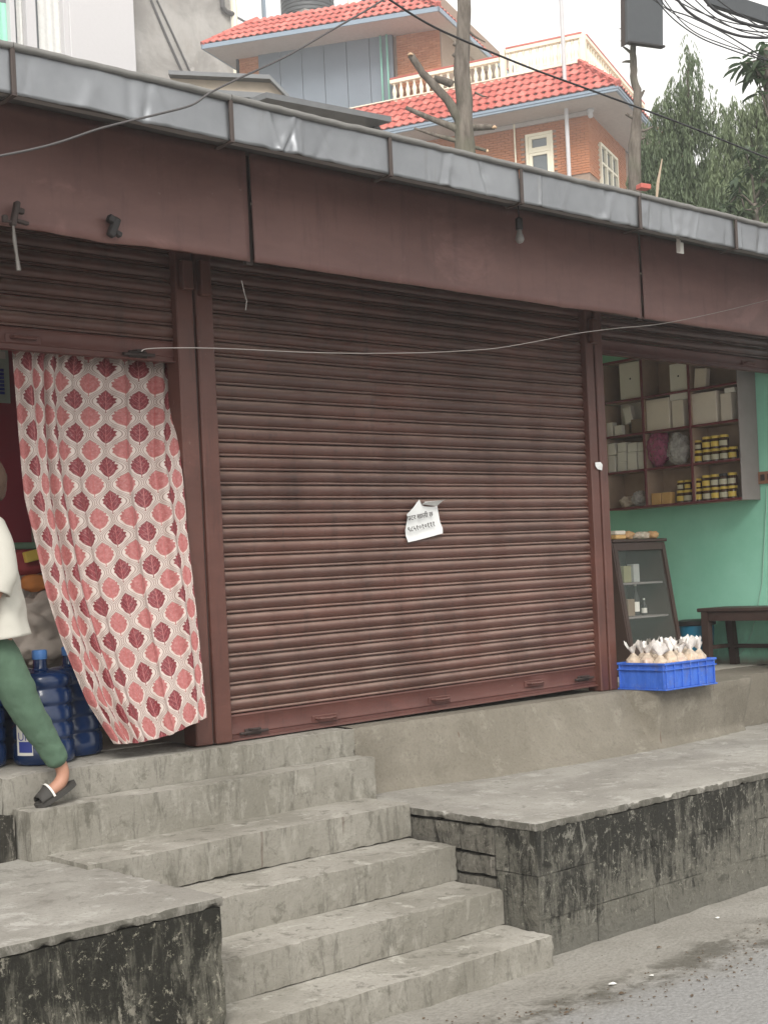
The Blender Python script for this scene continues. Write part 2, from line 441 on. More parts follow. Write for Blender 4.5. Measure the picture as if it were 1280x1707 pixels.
# -- plaster of the tall house behind
n = N('old_plaster'); p = n.pos()
a = n.noise(p, .55, 7, .68, .5); b = n.noise(n.scale(p, (2, 2, .7)), 1.1, 6, .7); f = n.noise(p, 14, 4)
c = n.mix(n.ramp(a, .35, .68), (.25, .235, .22), (.40, .385, .365)); c = n.mix(n.mul(n.ramp(b, .5, .72), .6), c, (.31, .285, .26)); c = n.mix(n.mul(n.ramp(n.noise(p, .9, 5, .7), .60, .66), .5), c, (.55, .53, .505))
M['old_plaster'] = n.fin(c, .95, 0, n.bump(n.add(a, n.mul(f, .3)), .3, .02), spec=.2)

# -- green distemper of the open shop's wall, dirtier low down
n = N('green_wall'); p = n.pos(); z = n.sep(p)[2]
a = n.noise(p, 1.8, 6, .65); b = n.noise(n.scale(p, (3, 3, 1)), 3.0, 6, .75)
c = n.mix(n.ramp(a, .3, .7), (.29, .66, .49), (.35, .73, .56))
low = n.mul(n.ramp(n.add(z, n.mul(b, .5)), 1.75, 1.1), n.ramp(b, .35, .65))
c = n.mix(n.mul(low, .65), c, (.16, .22, .16)); c = n.mix(n.ramp(n.add(z, n.mul(b, .14)), 1.10, 1.02), c, (.22, .21, .17))
M['green_wall'] = n.fin(c, .8, 0, n.bump(n.noise(p, 25, 5), .2, .006), spec=.3)

# -- brick and roof tile (one tone per piece)
n = N('brick'); r_ = n.rnd(); p = n.pos()
c = n.mix(r_, (.46, .185, .085), (.58, .27, .14)); c = n.mix(n.mul(n.noise(p, 3.5, 4), .5), c, (.33, .125, .07))
M['brick'] = n.fin(c, .9, 0, n.bump(n.noise(p, 40, 3), .3, .01), spec=.2)
n = N('roof_tile'); r_ = n.rnd(); p = n.pos()
c = n.mix(r_, (.42, .085, .065), (.62, .18, .145)); c = n.mix(n.mul(n.ramp(n.noise(p, 1.4, 7, .7), .45, .65), .5), c, (.36, .080, .065)); c = n.mix(n.mul(n.ramp(n.noise(p, 6, 5, .7), .58, .68), .35), c, (.62, .30, .25))
M['roof_tile'] = n.fin(c, .6, 0, spec=.4)

# -- bark and leaves
n = N('bark'); p = n.pos(); a = n.noise(n.scale(p, (9, 9, 2)), 1.5, 6, .7)
c = n.mix(n.ramp(a, .3, .7), (.085, .072, .06), (.20, .175, .15)); c = n.mix(n.mul(n.ramp(n.noise(p, 1.5, 4), .5, .65), .3), c, (.11, .13, .08))
M['bark'] = n.fin(c, .95, 0, n.bump(a, .7, .03), spec=.15)
plain('cut_wood', (.55, .38, .24), .9)
def leafmat(name, ca, cb, rough=.55):
    n = N(name); p = n.pos()
    c = n.mix(n.ramp(n.noise(p, .9, 4, .6), .35, .65), ca, cb); c = n.mix(n.mul(n.noise(p, 9, 2), .35), c, (cb[0]*1.25, cb[1]*1.15, cb[2]*1.0))
    b = n.node('ShaderNodeBsdfPrincipled'); n.put(b.inputs['Base Color'], c); b.inputs['Roughness'].default_value = rough; b.inputs['Specular IOR Level'].default_value = .3
    tl = n.node('ShaderNodeBsdfTranslucent'); n.put(tl.inputs['Color'], c)
    mx = n.node('ShaderNodeMixShader'); mx.inputs[0].default_value = .48
    n.t.links.new(b.outputs[0], mx.inputs[1]); n.t.links.new(tl.outputs[0], mx.inputs[2]); n.t.links.new(mx.outputs[0], n.out.inputs['Surface'])
    M[name] = n.m
leafmat('weeping_leaf', (.135, .185, .115), (.205, .255, .15))
leafmat('broad_leaf', (.045, .075, .045), (.08, .115, .065), .4)

# -- translucent things
def film(name, c, alpha, rough=.25):
    n = N(name); p = n.obj(); k = n.ramp(n.noise(p, 30, 3), .35, .7)
    M[name] = n.fin(c, rough, 0, n.bump(n.noise(p, 45, 3), .5, .01), alpha=n.add(alpha, n.mul(k, .25)), spec=.6)
film('clear_film', (.72, .70, .66), .35)
film('bag_plastic', (.82, .70, .56), .45)
film('pink_film', (.45, .12, .22), .55)
n = N('case_glass'); M['case_glass'] = n.fin((.35, .42, .38), .10, 0, alpha=.14, spec=.35)
n = N('jug_blue'); p = n.obj()
c = n.mix(n.noise(p, 6, 4), (.004, .016, .060), (.010, .034, .11))
M['jug_blue'] = n.fin(c, n.add(.12, n.mul(n.noise(p, 9, 4), .18)), 0, n.bump(n.noise(p, 14, 3), .12, .01), spec=.6)
plain('cap_blue', (.09, .24, .58), .45)
plain('case_back', (.085, .105, .085), .7)
plain('dead_wood', (.42, .33, .24), .9)
plain('dim_carton', (.42, .43, .40), .7, 0, .2)
plain('dim_packet', (.30, .29, .16), .7, 0, .3)
# ------------------------------------------------------------------ ground
g = MB()
def gz(x, y):
    return .012*fbm((x, y, 0), .9, 4) + .006*fbm((x, y, 3), 5, 3) if (-1 < x < 12 and -1 < y < 6) else 0.0
xs = [-46, -24, -12, -3]+[i*.08 for i in range(0, 113)]+[11, 16, 30, 50, 80]
ys = [-46, -24, -12, -3]+[i*.08 for i in range(0, 56)]+[5.2, 8, 14, 30, 50, 80]
GV = [[g.bm.verts.new((x, y, gz(x, y))) for y in ys] for x in xs]
for i in range(len(xs)-1):
    for j in range(len(ys)-1): g.bm.faces.new((GV[i][j], GV[i+1][j], GV[i+1][j+1], GV[i][j+1]))
tag(g.build('ground', M['road'], smooth=True), kind='structure')

# debris of the gutter line: leaf scraps and grit, one object
rg = random.Random(5); g = MB()
for i in range(420):
    x = rg.uniform(2.9, 6.6); y = 3.60+rg.gauss(0, .09)+.10*math.sin(x*2.3)
    if rg.random() < .16: y = rg.uniform(3.1, 4.0)
    s = rg.uniform(.003, .008)*(1.8 if rg.random() < .1 else 1); a = rg.uniform(0, 6.28); z = gz(x, y)+.002
    M4 = Matrix.Translation((x, y, z+s*.25)) @ Matrix.Rotation(a, 4, 'Z') @ Matrix.Rotation(rg.uniform(-.5, .5), 4, 'X')
    g.poly([(-s, -s*.5, 0), (s, -s*.3, .2*s), (s*.7, s*.6, 0), (-s*.6, s*.5, .3*s), (0, 0, s*.7)], [(0, 1, 4), (1, 2, 4), (2, 3, 4), (3, 0, 4), (3, 2, 1, 0)], M4)
tag(g.build('gutter_litter', M['litter_brown']), kind='stuff')
for k, (u, v, s, lab) in enumerate([(1085, 1626, .012, 'small white pebble of litter lying on the road near the dark gutter line'), (1020, 1640, .022, 'crumpled white scrap of paper on the road before the dark gutter line'), (1195, 1530, .016, 'pale paper scrap on the road close to the right platform wall')]):
    p = pix(u, v, z=.006); q = MB(); rr = random.Random(k)
    V = [(s*math.cos(a)*rr.uniform(.6, 1.2), .7*s*math.sin(a)*rr.uniform(.6, 1.2), rr.uniform(0, .15)*s) for a in [i*6.283/8 for i in range(8)]]
    q.poly([(p.x+a, p.y+b, p.z+c) for a, b, c in V]+[(p.x+s*.2, p.y, p.z+s*.32)], [(i, (i+1) % 8, 8) for i in range(8)])
    tag(q.build('paper_scrap', M['litter_white'], loc=(p.x, p.y, p.z)), lab, 'litter')

hz = MB(); hz.box((-48, -48, -1.2), (83, 83, 42)); hm = bpy.data.materials.new('haze'); hm.use_nodes = True
ht = hm.node_tree; ht.nodes.clear(); ho = ht.nodes.new('ShaderNodeOutputMaterial'); hp = ht.nodes.new('ShaderNodeVolumePrincipled')
hp.inputs['Color'].default_value = (.93, .94, .95, 1); hp.inputs['Density'].default_value = .0036; hp.inputs['Anisotropy'].default_value = .25
ht.links.new(hp.outputs[0], ho.inputs['Volume'])
tag(hz.build('haze', hm), kind='stuff')

# ------------------------------------------------------------------ steps and platforms
st = thing('concrete_stairs', 'weathered concrete steps climbing from the road to the shop floor', 'stairs', (3.6, 4.9, 0))
STEPS = [  # x0, x1, nose y, back y, z
    (2.842, 4.50, 4.07, 5.42, -.08, .130), (2.842, 4.505, 4.36, 5.42, .132, .290), (2.842, 4.51, 4.655, 5.42, .292, .455),
    (2.77, 4.52, 4.965, 5.42, .457, .618), (2.70, 4.60, 5.30, 5.452, .585, .810)]
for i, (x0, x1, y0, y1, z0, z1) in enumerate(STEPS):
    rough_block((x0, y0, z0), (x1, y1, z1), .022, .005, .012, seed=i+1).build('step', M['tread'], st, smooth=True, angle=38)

def platform(name, label, x0, x1, y0, yb, topz, side_x, seed):
    t = thing(name, label, 'platform', ((x0+x1)/2, y0, 0))
    sl = rough_block((x0, y0+.001, topz-.036), (x1, yb, topz), .022, .004, .022, seed=seed)
    sl.build('slab', M['slab_top'], t, smooth=True, angle=38)
    return t
# right platform: face of cement blocks under thin render
pr_ = platform('raised_platform', 'long concrete platform with a soot stained block face, right of the steps', 4.525, 9.4, 4.165, 5.44, .600, 4.525, 11)
rb = random.Random(3)
rows = [(-.06, .1695), (.170, .3635), (.364, .5625)]
for r_i, (z0, z1) in enumerate(rows):
    x = 4.53; first = True
    while x < 9.4:
        wdt = (.40 if not (first and r_i % 2) else .24)+rb.uniform(-.02, .02); first = False
        x1 = min(9.4, x+wdt)
        rough_block((x, 4.17+rb.uniform(-.004, .004), z0), (x1-.0005, 4.42, z1), .03, .004, .0045, seed=rb.randint(1, 99), skip=('+y',)).build('block', M['stained_wall'], pr_, smooth=True, angle=45)
        x = x1
# its end wall beside the steps: rough stones and bricks
for r_i, (z0, z1) in enumerate([(.0, .13), (.135, .225), (.23, .325), (.33, .425), (.43, .560)]):
    y = 4.43
    while y < 5.40:
        y1 = min(5.42, y+rb.uniform(.16, .27))
        if z1 > .13+.16*max(0, (y1-4.36)/.3)-.12:
            o_ = rb.uniform(0, .018)
            rough_block((4.525+o_, y, z0), (4.66, y1-.008, z1-.006), .035, .008, .022, seed=rb.randint(1, 99)).build('stone', M['stained_wall_light'], pr_, smooth=True, angle=50)
        y = y1
rough_block((4.67, 4.43, 0), (9.38, 5.42, .53), .5, 0, 0).build('core_fill', M['plinth'], pr_)
# left platform
pl_ = platform('raised_platform', 'concrete platform with a black mossy front and ragged edge, left of the steps', 0.0, 2.835, 4.125, 5.45, .600, 2.835, 23)
rough_block((0.0, 4.13, -.06), (2.833, 5.40, .563), .026, .008, .02, seed=5).build('retaining_wall', M['stained_wall_dark'], pl_, smooth=True, angle=50)

# ------------------------------------------------------------------ the row of shops
sh = thing('shop_row', 'single storey row of shops with brown steel shutters and tin eaves', 'building', (4.7, 5.45, 0))
XL, XR, YB = 0.0, 9.4, 9.0
# plinth in two runs, the right one stands a little further out
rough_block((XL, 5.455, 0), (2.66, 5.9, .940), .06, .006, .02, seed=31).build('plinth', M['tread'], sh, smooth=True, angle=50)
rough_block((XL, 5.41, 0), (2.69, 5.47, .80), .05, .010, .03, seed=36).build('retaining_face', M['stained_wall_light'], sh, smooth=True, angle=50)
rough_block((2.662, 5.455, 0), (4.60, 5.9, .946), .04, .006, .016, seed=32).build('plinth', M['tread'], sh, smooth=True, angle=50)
def lerp_tab(t, x):
    if x <= t[0][0]: return t[0][1]
    for (xa, ya), (xb, yb) in zip(t, t[1:]):
        if x <= xb:
            f = (x-xa)/(xb-xa); return ya+(yb-ya)*f
    return t[-1][1]
FOOT = [(4.6, 5.46), (4.9, 5.44), (5.45, 5.33), (6.04, 5.255), (6.86, 5.252), (7.43, 5.295), (7.86, 5.35), (7.98, 5.46)]
TOPY = [(6.815, 5.462), (6.850, 5.275), (6.875, 5.262), (7.86, 5.258), (7.94, 5.30), (7.98, 5.46)]
q = MB(); NXP, NZP = 190, 16
def pface(u, v):
    x = 4.602+3.378*u; z = .56+.39*v; t = max(0, (z-.6)/.35)
    y = lerp_tab(FOOT, x)+(lerp_tab(TOPY, x)-lerp_tab(FOOT, x))*t**.8
    y -= .035*max(0, 1-t*6)**2                                    # coved foot
    p = Vector((x, y, z)); y += .004*fbm(p, 2.2)+.0018*noise.noise(p*18)
    if v > .97: y += .006+.010*max(0, noise.noise(p*9)); z -= .002+.006*max(0, noise.noise(p*13))
    return (x, y, z)
def ptop(u, v):
    x = 4.602+3.378*u; a_ = pface(u, 1.0)
    return (x, a_[1]+(5.903-a_[1])*v, a_[2]+(.950-a_[2])*min(1, v*16))
q.grid(pface, NXP, NZP); q.grid(ptop, NXP, 10)
bmesh.ops.remove_doubles(q.bm, verts=q.bm.verts[:], dist=.0004)
q.build('plinth', M['plinth'], sh, smooth=True, angle=38)
rough_block((7.984, 5.45, 0), (XR, 5.9, .945), .06, .004, .014, seed=35).build('plinth', M['plinth'], sh, smooth=True, angle=50)
b = MB(); b.box((XL, 5.902, .80), (XR, YB, .949)); b.build('shop_floor', M['concrete_floor'], sh)
# walls
b = MB(); b.box((XL, YB, 0), (XR, YB+.15, 3.9)); b.build('rear_wall', M['room_wall'], sh)
b = MB(); b.box((XL-.15, 5.6, 0), (XL-.002, YB, 3.9)); b.build('end_wall', M['room_wall'], sh)
b = MB(); b.box((3.76, 5.66, .95), (3.86, YB-.002, 3.70)); b.build('partition', M['room_wall'], sh)
b = MB(); b.box((6.72, 5.66, .95), (6.80, YB-.002, 3.70)); b.build('partition', M['cream_paint'], sh)  # unseen side of the room, coloured cream to bounce light onto the shelf
b = MB(); b.box((8.90, 5.47, .951), (9.02, YB-.002, 3.70)); b.build('partition', M['green_wall'], sh)
b = MB(); b.box((6.802, 7.60, .951), (8.898, 7.70, 3.70)); b.build('partition', M['cream_paint'], sh)  # unseen back wall, cream as well for added bounce light
b = MB(); b.box((XL, 7.2, .951), (3.758, 7.3, 3.70)); b.build('partition', M['maroon_wall'], sh)
b = MB(); b.box((XL, 5.66, 3.60), (XR, YB, 3.64)); b.build('ceiling', M['cream_paint'], sh)
# steel posts: each is a pressed channel with flanges
def post(x0, x1):
    p = part_empty('steel_post', sh, (x0, 5.55, .95))
    wd = x1-x0
    for (a, c, y0) in ((x0, x0+wd*.47, 5.545), (x0+wd*.53, x1, 5.538)):
        q = MB(); q.box((a, y0, .951), (c, 5.655, 3.40), .006); q.build('flange', M['post_paint'], p)
    q = MB(); q.box((x0+wd*.44, 5.562, .951), (x0+wd*.56, 5.65, 3.40)); q.build('groove', M['strap_brown'], p)
post(3.700, 3.905); post(6.682, 6.835)
for x0, x1, z0, z1 in ((3.715, 3.775, 3.12, 3.26), (3.815, 3.875, 3.10, 3.27), (6.70, 6.76, 3.10, 3.25)):
    b = MB(); b.box((x0, 5.50, z0), (x1, 5.536, z1), .005); b.build('bracket', M['post_paint'], sh)

# slat profile: bulged curtain slat with a rolled lip below it; (outward, down)
P = .0695
PROF = [(.006, 0), (.000, .0030), (-.0090, .010), (-.0150, .019), (-.0165, .029), (-.0145, .041), (-.0085, .051), (-.0020, .0555), (-.0120, .0590), (-.0150, .0625), (-.0140, .0668), (.006, .0690)]
def slat_mesh(x0, x1, nseg, sid):
    q = MB(); rr = random.Random(sid)
    dz = [rr.gauss(0, .0006)]*1
    V = []
    for i in range(nseg+1):
        x = x0+(x1-x0)*i/nseg
        wv = .0022*noise.noise(Vector((x*1.3, sid*.35, 0))) + .0022*noise.noise(Vector((x*4, sid*1.7, 4))) + .0045*max(0, noise.noise(Vector((x*2.2, sid*.22, 9)))-.25)
        V.append([q.bm.verts.new((x, o_+wv, -d_+.0020*noise.noise(Vector((x*1.1, sid*2.3, 7)))+.0010*noise.noise(Vector((x*5, sid*2.3, 7))))) for o_, d_ in PROF])
    for i in range(nseg):
        for k in range(len(PROF)-1): q.bm.faces.new((V[i][k], V[i+1][k], V[i+1][k+1], V[i][k+1]))
    return q
def shutter(label, x0, x1, ztop, zbar, barh, yf, tilt, nbar):
    s = part_empty('roller_shutter', sh, ((x0+x1)/2, yf, zbar), label)
    z = zbar+barh; k = 0; L = wloc(s)
    while z < ztop:
        q = slat_mesh(x0-L.x, x1-L.x, 48, k+nbar*100)
        o = q.build('slat', M['shutter_paint'], s, loc=(L.x, yf, z+P), smooth=True, recalc=False) if False else None
        me = bpy.data.meshes.new('slat'); q.bm.normal_update(); q.bm.to_mesh(me); q.bm.free(); me.materials.append(M['shutter_paint'])
        for p_ in me.polygons: p_.use_smooth = True
        me.set_sharp_from_angle(angle=R(55))
        o = bpy.data.objects.new('slat', me); col.objects.link(o); o.parent = s
        fr = (z-zbar)/(ztop-zbar)
        o.location = (0, 0, z+P-zbar); o.rotation_euler = (0, -tilt*(1-fr), 0)
        z += P; k += 1
    return s, L
def bar_and_fittings(s, L, x0, x1, zbar, barh, yf, tilt, handles, locks):
    xm = (x0+x1)/2
    rot = lambda x: (x-xm)*tilt
    q = MB()
    def g_(u, v):
        x = x0+(x1-x0)*u
        prof = [(.006, barh), (-.006, barh-.004), (-.010, barh-.012), (-.007, barh-.016), (-.007, .042), (-.011, .036), (-.011, .030), (-.007, .026), (-.008, .008), (-.026, .006), (-.028, .000), (.01, -.001)]
        a = prof[min(len(prof)-1, int(round(v*(len(prof)-1))))]
        return (x, yf+a[0]+.0025*noise.noise(Vector((x*3, v*2, 1))), zbar+a[1]+rot(x))
    q.grid(g_, 40, 11); q.build('bottom_bar', M['bar_paint'], s, smooth=True, angle=40)
    for x, dz in handles:
        q = MB(); z = zbar+dz+rot(x)
        q.box((x-.085, yf-.014, z-.020), (x+.085, yf-.0075, z+.020), .003)
        q.tube([(x-.06, yf-.013, z+.004), (x-.052, yf-.034, z+.004), (x, yf-.040, z+.002), (x+.052, yf-.034, z+.004), (x+.06, yf-.013, z+.004)], .0075, 6)
        q.build('handle', M['bar_paint'], s)
    for x, dz in locks:
        q = MB(); z = zbar+dz+rot(x)
        q.box((x-.05, yf-.020, z-.018), (x+.05, yf-.0075, z+.014), .004)
        q.tube([(x-.085, yf-.024, z-.006), (x+.085, yf-.024, z-.002)], .0075, 6)
        q.tube([(x-.03, yf-.02, z+.012), (x-.02, yf-.045, z+.012), (x+.02, yf-.045, z+.012), (x+.03, yf-.02, z+.012)], .005, 6)
        q.build('lock_bolt', M['rust_black'], s)
s1, L1 = shutter('closed brown roller shutter of ribbed slats filling the middle bay', 3.89, 6.70, 3.36, .968, .130, 5.60, .013, 1)
bar_and_fittings(s1, L1, 3.90, 6.69, .968, .130, 5.60, .013, [(4.52, .045), (5.34, .055), (6.12, .07)], [(4.06, .035), (6.56, .06)])
s2, L2 = shutter('brown roller shutter raised above the curtained doorway', 0.45, 3.715, 3.36, 2.780, .105, 5.60, 0.0, 2)
bar_and_fittings(s2, L2, 0.46, 3.71, 2.780, .105, 5.60, 0.0, [(2.92, .05)], [(3.50, .028)])
s3, L3 = shutter('brown roller shutter raised above the green walled shop', 6.84, 9.30, 3.36, 3.055, .10, 5.60, 0.0, 3)
bar_and_fittings(s3, L3, 6.845, 9.29, 3.055, .10, 5.60, 0.0, [(8.5, .05)], [])
b = MB(); b.tube([(XL, 5.76, 3.52), (XR, 5.76, 3.52)], .15, 14); b.build('shutter_drum', M['shutter_paint'], sh, smooth=True, angle=60)
# door frame jambs of left and right shops outside the frame
b = MB(); b.box((.30, 5.55, .94), (.45, 5.65, 3.4)); b.build('steel_post', M['post_paint'], sh)
b = MB(); b.box((9.31, 5.55, .95), (9.40, 5.65, 3.4)); b.build('steel_post', M['post_paint'], sh)

# valance of flat painted sheets under the eaves
VX = [-.0, .943, 3.694, 6.450, 9.4]
YV = 4.93
for i in range(4):
    q = MB(); x0, x1 = VX[i]+.012, VX[i+1]-.012
    def f_(u, v):
        x = x0+(x1-x0)*u; z = 3.127+(3.61-3.127)*v
        lowv = (1-v)**3
        y = YV+.008*noise.noise(Vector((x*1.2, z*2, i*5.0)))+.010*noise.noise(Vector((x*3.5, z*3, i*9.0)))*lowv
        if v < .02: z += .010*noise.noise(Vector((x*2.2, i, 3)))+.004*noise.noise(Vector((x*11, i, 6)))
        return (x, y, z)
    q.grid(f_, 90, 14); o = q.build('valance_sheet', M['valance_paint'], sh, smooth=True)
    md = o.modifiers.new('thick', 'SOLIDIFY'); md.thickness = .004
for x in VX[1:4]:
    b = MB(); b.box((x-.02, YV+.016, 3.12), (x+.02, YV+.035, 3.60)); b.build('joint_backing', M['rust_black'], sh)
b = MB(); b.box((XL, YV+.04, 3.15), (XR, YV+.08, 3.20)); b.build('support_rail', M['post_paint'], sh)

# roof sheet and eaves
b = MB(); b.poly([(XL-.1, 4.52, 3.585), (XR+.1, 4.52, 3.585), (XR+.1, 9.3, 3.99), (XL-.1, 9.3, 3.99), (XL-.1, 4.52, 3.60), (XR+.1, 4.52, 3.60), (XR+.1, 9.3, 4.005), (XL-.1, 9.3, 4.005)], [(0, 3, 2, 1), (4, 5, 6, 7), (0, 1, 5, 4), (1, 2, 6, 5), (2, 3, 7, 6), (3, 0, 4, 7)]); b.build('roof_sheet', M['roof_underside'], sh)
SX = [-.1, .55, 1.45, 2.356, 3.296, 4.147, 4.99, 5.898, 6.764, 7.62, 8.5, 9.5]
for i in range(len(SX)-1):
    q = MB(); x0, x1 = SX[i]+.004, SX[i+1]-.004; rr = random.Random(40+i)
    cre = [(rr.uniform(x0, x1), rr.uniform(-.6, .6), rr.uniform(.006, .018)*rr.choice((-1, 1)), rr.uniform(.008, .035)) for _ in range(7)]
    if i == 2: cre += [(2.62, .25, -.022, .05), (2.66, -.9, .016, .022), (2.56, -1.4, -.014, .03)]
    if i == 4: cre += [(3.52, .1, .018, .035), (3.55, .5, -.014, .02), (3.46, -.6, -.012, .04)]
    if i == 6: cre += [(5.62, .5, -.018, .03), (5.58, -.3, .015, .05)]
    if i == 7: cre += [(6.30, .4, -.016, .03), (6.55, -.4, .013, .04)]
    def f_(u, v):
        x = x0+(x1-x0)*u; z = 3.478+.165*v
        y = 4.50+.007*noise.noise(Vector((x*2.1, z*3, i*3.1)))
        fall = 1-.65*v
        for cx, sl, am, wd in cre:
            d = (x-cx-sl*(z-3.48))/wd
            y += am*math.exp(-d*d)*fall*(.6+.6*noise.noise(Vector((z*18, cx*9, 0))))
        if v == 0: z += .004*noise.noise(Vector((x*5, 2, i)))+.002*noise.noise(Vector((x*23, 2, i)))
        return (x, y, z)
    q.grid(f_, 160, 12); o = q.build('fascia_sheet', M['galvanised'], sh, smooth=True)
    md = o.modifiers.new('thick', 'SOLIDIFY'); md.thickness = .003; md.offset = 0
    q = MB()
    def f2(u, v):
        x = x0+(x1-x0)*u
        return (x, 4.505+.065*v, 3.477+.012*v+.003*noise.noise(Vector((x*4, v, i))))
    q.grid(f2, 40, 2); o = q.build('flange', M['galvanised_dull'], sh, smooth=True)
    q = MB()
    pr = [(.012, -.004), (-.010, -.004), (-.018, .004), (-.016, .016), (.02, .020), (.06, .022)]
    def f3(u, v):
        x = x0-.003+(x1-x0+.006)*u; k = pr[int(round(v*5))]
        return (x, 4.495+k[0]+.004*noise.noise(Vector((x*3, i, 1)))+.003*noise.noise(Vector((x*12, i, 1))), 3.640+k[1]+.005*noise.noise(Vector((x*2.5, i, 5)))+.004*noise.noise(Vector((x*14, i, 5))))
    q.grid(f3, 70, 5); q.build('drip_edge', M['galvanised_dull'], sh, smooth=True, angle=60)
for x in SX[1:-1]:
    b = MB(); b.box((x-.009, 4.483, 3.474), (x+.009, 4.496, 3.645), .003); b.box((x-.009, 4.483, 3.469), (x+.009, 4.60, 3.4755)); b.build('strap', M['strap_brown'], sh)

# second lean-to roof seen over the eaves, and a hipped shed roof beside it
def slab(pts, th, name, mat, parent, **k):
    q = MB(); V = [Vector(p) for p in pts]; nn = len(V)
    q.poly(V+[v-Vector((0, 0, th)) for v in V], [tuple(range(nn)), tuple(range(2*nn-1, nn-1, -1))]+[(i, (i+1) % nn, nn+(i+1) % nn, nn+i) for i in range(nn)])
    return q.build(name, mat, parent, **k)
# ------------------------------------------------------------------ behind the shops
def c6b(x, y): return (340+x*.28125, y*.28125)
def c7b(x, y): return (640+x*.34375, 40+y*.34375)
def c2b(x, y): return (600+x*.53125, y*.53125)
def c8b(x, y): return (1020+x*.203125, y*.203125)

lt = thing('lean_to_roof', 'dark flat tin sheet roof jutting up just behind the shop eaves', 'roof', (8, 10, 0))
A_, B_ = pix(*c6b(370, 545), y=9.4), pix(*c6b(1110, 690), y=9.4)
slab([A_, B_, B_+Vector((-.1, 2.6, .1)), A_+Vector((-.1, 2.6, .1))], .05, 'roof_sheet', M['dark_roof_sheet'], lt)
A2, B2 = pix(*c6b(60, 530), y=9.9), pix(*c6b(400, 552), y=9.6)
slab([A2, B2, B2+Vector((0, 2.6, .05)), A2+Vector((0, 2.6, .05))], .05, 'roof_sheet', M['dark_roof_sheet'], lt)
for q_ in (A_, B_, A2):
    b = MB(); b.box((q_.x-.04, q_.y+.2, 0), (q_.x+.04, q_.y+.28, q_.z-.03)); b.build('support_post', M['black_metal'], lt)
shed = thing('shed', 'low beige shed with a dark capped sloping gable behind the shop eaves', 'shed', (7.8, 11, 0))
gp = [pix(*c6b(*q), d=15.2) for q in ((-200, 455), (0, 465), (395, 482), (510, 600))]
base = [Vector((gp[-1].x, gp[-1].y, 0)), Vector((gp[0].x, gp[0].y, 0))]
q = MB(); F = gp+base; bk = fw*2.5; nn = len(F)
q.poly(F+[v+bk for v in F], [tuple(range(nn)), tuple(range(2*nn-1, nn-1, -1))]+[(i, (i+1) % nn, nn+(i+1) % nn, nn+i) for i in range(nn)])
q.build('gable_wall', M['ridge_board'], shed)
for i in range(3):
    a, c = gp[i]+Vector((0, 0, .03)), gp[i+1]+Vector((0, 0, .03)); o_ = -fw*.12
    slab([a+o_, c+o_, c+bk, a+bk], .045, 'roof_sheet', M['dark_roof_sheet'], shed)

# tall plastered house on the left, well behind the brick one
ph = thing('plastered_house', 'tall grey plastered house rising behind the left end of the eaves', 'house', (24, 43, 0))
YP = 43.0
x1 = pix(388, 100, y=YP).x
b = MB(); b.box((4.0, YP, 0), (x1, YP+16, 34)); b.build('wall', M['old_plaster'], ph)
b = MB(); b.box((x1+.001, YP+3.4, 0), (x1+2.1, YP+16, pix(430, 33, y=YP+3.4).z)); b.build('rear_wall', M['old_plaster'], ph)
YA = YP-1.1
xa, xb = pix(118, 60, y=YA).x, pix(226, 60, y=YA).x
b = MB(); b.box((xa, YA, 0), (xb, YP-.002, 34), .03); b.build('pilaster', M['white_paint'], ph)
zs_ = pix(60, 92, y=YA).z
b = MB(); b.box((4.0, YA+.2, 0), (xa-.002, YP-.002, zs_)); b.build('wall_below_window', M['old_plaster'], ph)
xw0, xw1 = pix(-150, 40, y=YA).x, xa-.05
wf = part_empty('window', ph, ((xw0+xw1)/2, YA, zs_), 'white framed window of the tall plastered house')
for u0, u1 in ((46, 62), (19, 27), (108, 117)):
    b = MB(); b.box((pix(u0, 40, y=YA).x, YA+.03, zs_+.01), (pix(u1, 40, y=YA).x, YA+.3, zs_+9), .01); b.build('frame', M['white_paint'], wf)
b = MB(); b.box((xw0, YA, zs_-.2), (xw1, YA+.35, zs_)); b.build('sill', M['white_paint'], wf)
b = MB(); b.box((xw0, YA+.32, zs_+.01), (xw1, YA+.36, zs_+9)); b.build('pane', M['glass_dark'], wf)
for u0, u1, mt in ((28, 45, 'curtain_white'), (64, 107, 'curtain_white'), (-20, 18, 'green_wall')):
    q = MB(); p0, p1 = pix(u0, 40, y=YA+.3).x, pix(u1, 40, y=YA+.3).x
    q.grid(lambda u, v: (p0+(p1-p0)*u, YA+.29+.02*math.sin(u*22), zs_+.02+(9 if mt != 'green_wall' else 1.6)*v), 24, 1); q.build('curtain_panel', M[mt], wf, smooth=True)
for pts, rr_ in (([(150, 0), (141, 45), (135, 92)], .04), ([(252, 0), (275, 55), (306, 124)], .05), ([(262, 0), (290, 60), (320, 126)], .04)):
    q = MB(); q.tube([pix(u, v, y=YP-.05) for u, v in pts], rr_, 5); q.build('wall_cable', M['cable_grey'], ph)
q = MB(); q.tube([(x1+.08, YP-.12, 0), (x1+.08, YP-.12, 34)], .13, 8); q.build('drain_pipe', M['cream_paint'], ph)
q = MB(); q.tube([pix(u, v, y=YP-.15) for u, v in ((370, -10), (371, 12), (378, 20), (389, 24))], .10, 7); q.build('elbow_pipe', M['cable_grey'], ph)
q = MB(); q.tube([pix(390, 26, y=YP-.1), pix(408, 36, y=YP+3.3), pix(440, 42, y=YP+3.3)], .05, 5); q.build('wall_cable', M['cable_grey'], ph)
pp = pix(440, 14, d=60)
q = MB(); q.tube([(pp.x, pp.y, 0), (pp.x, pp.y, pp.z+4)], .10, 7); tag(q.build('thin_mast', M['blue_grey_paint'], loc=(pp.x, pp.y, 0)), 'thin blue grey pipe mast between the plastered house and the red roof', 'mast')

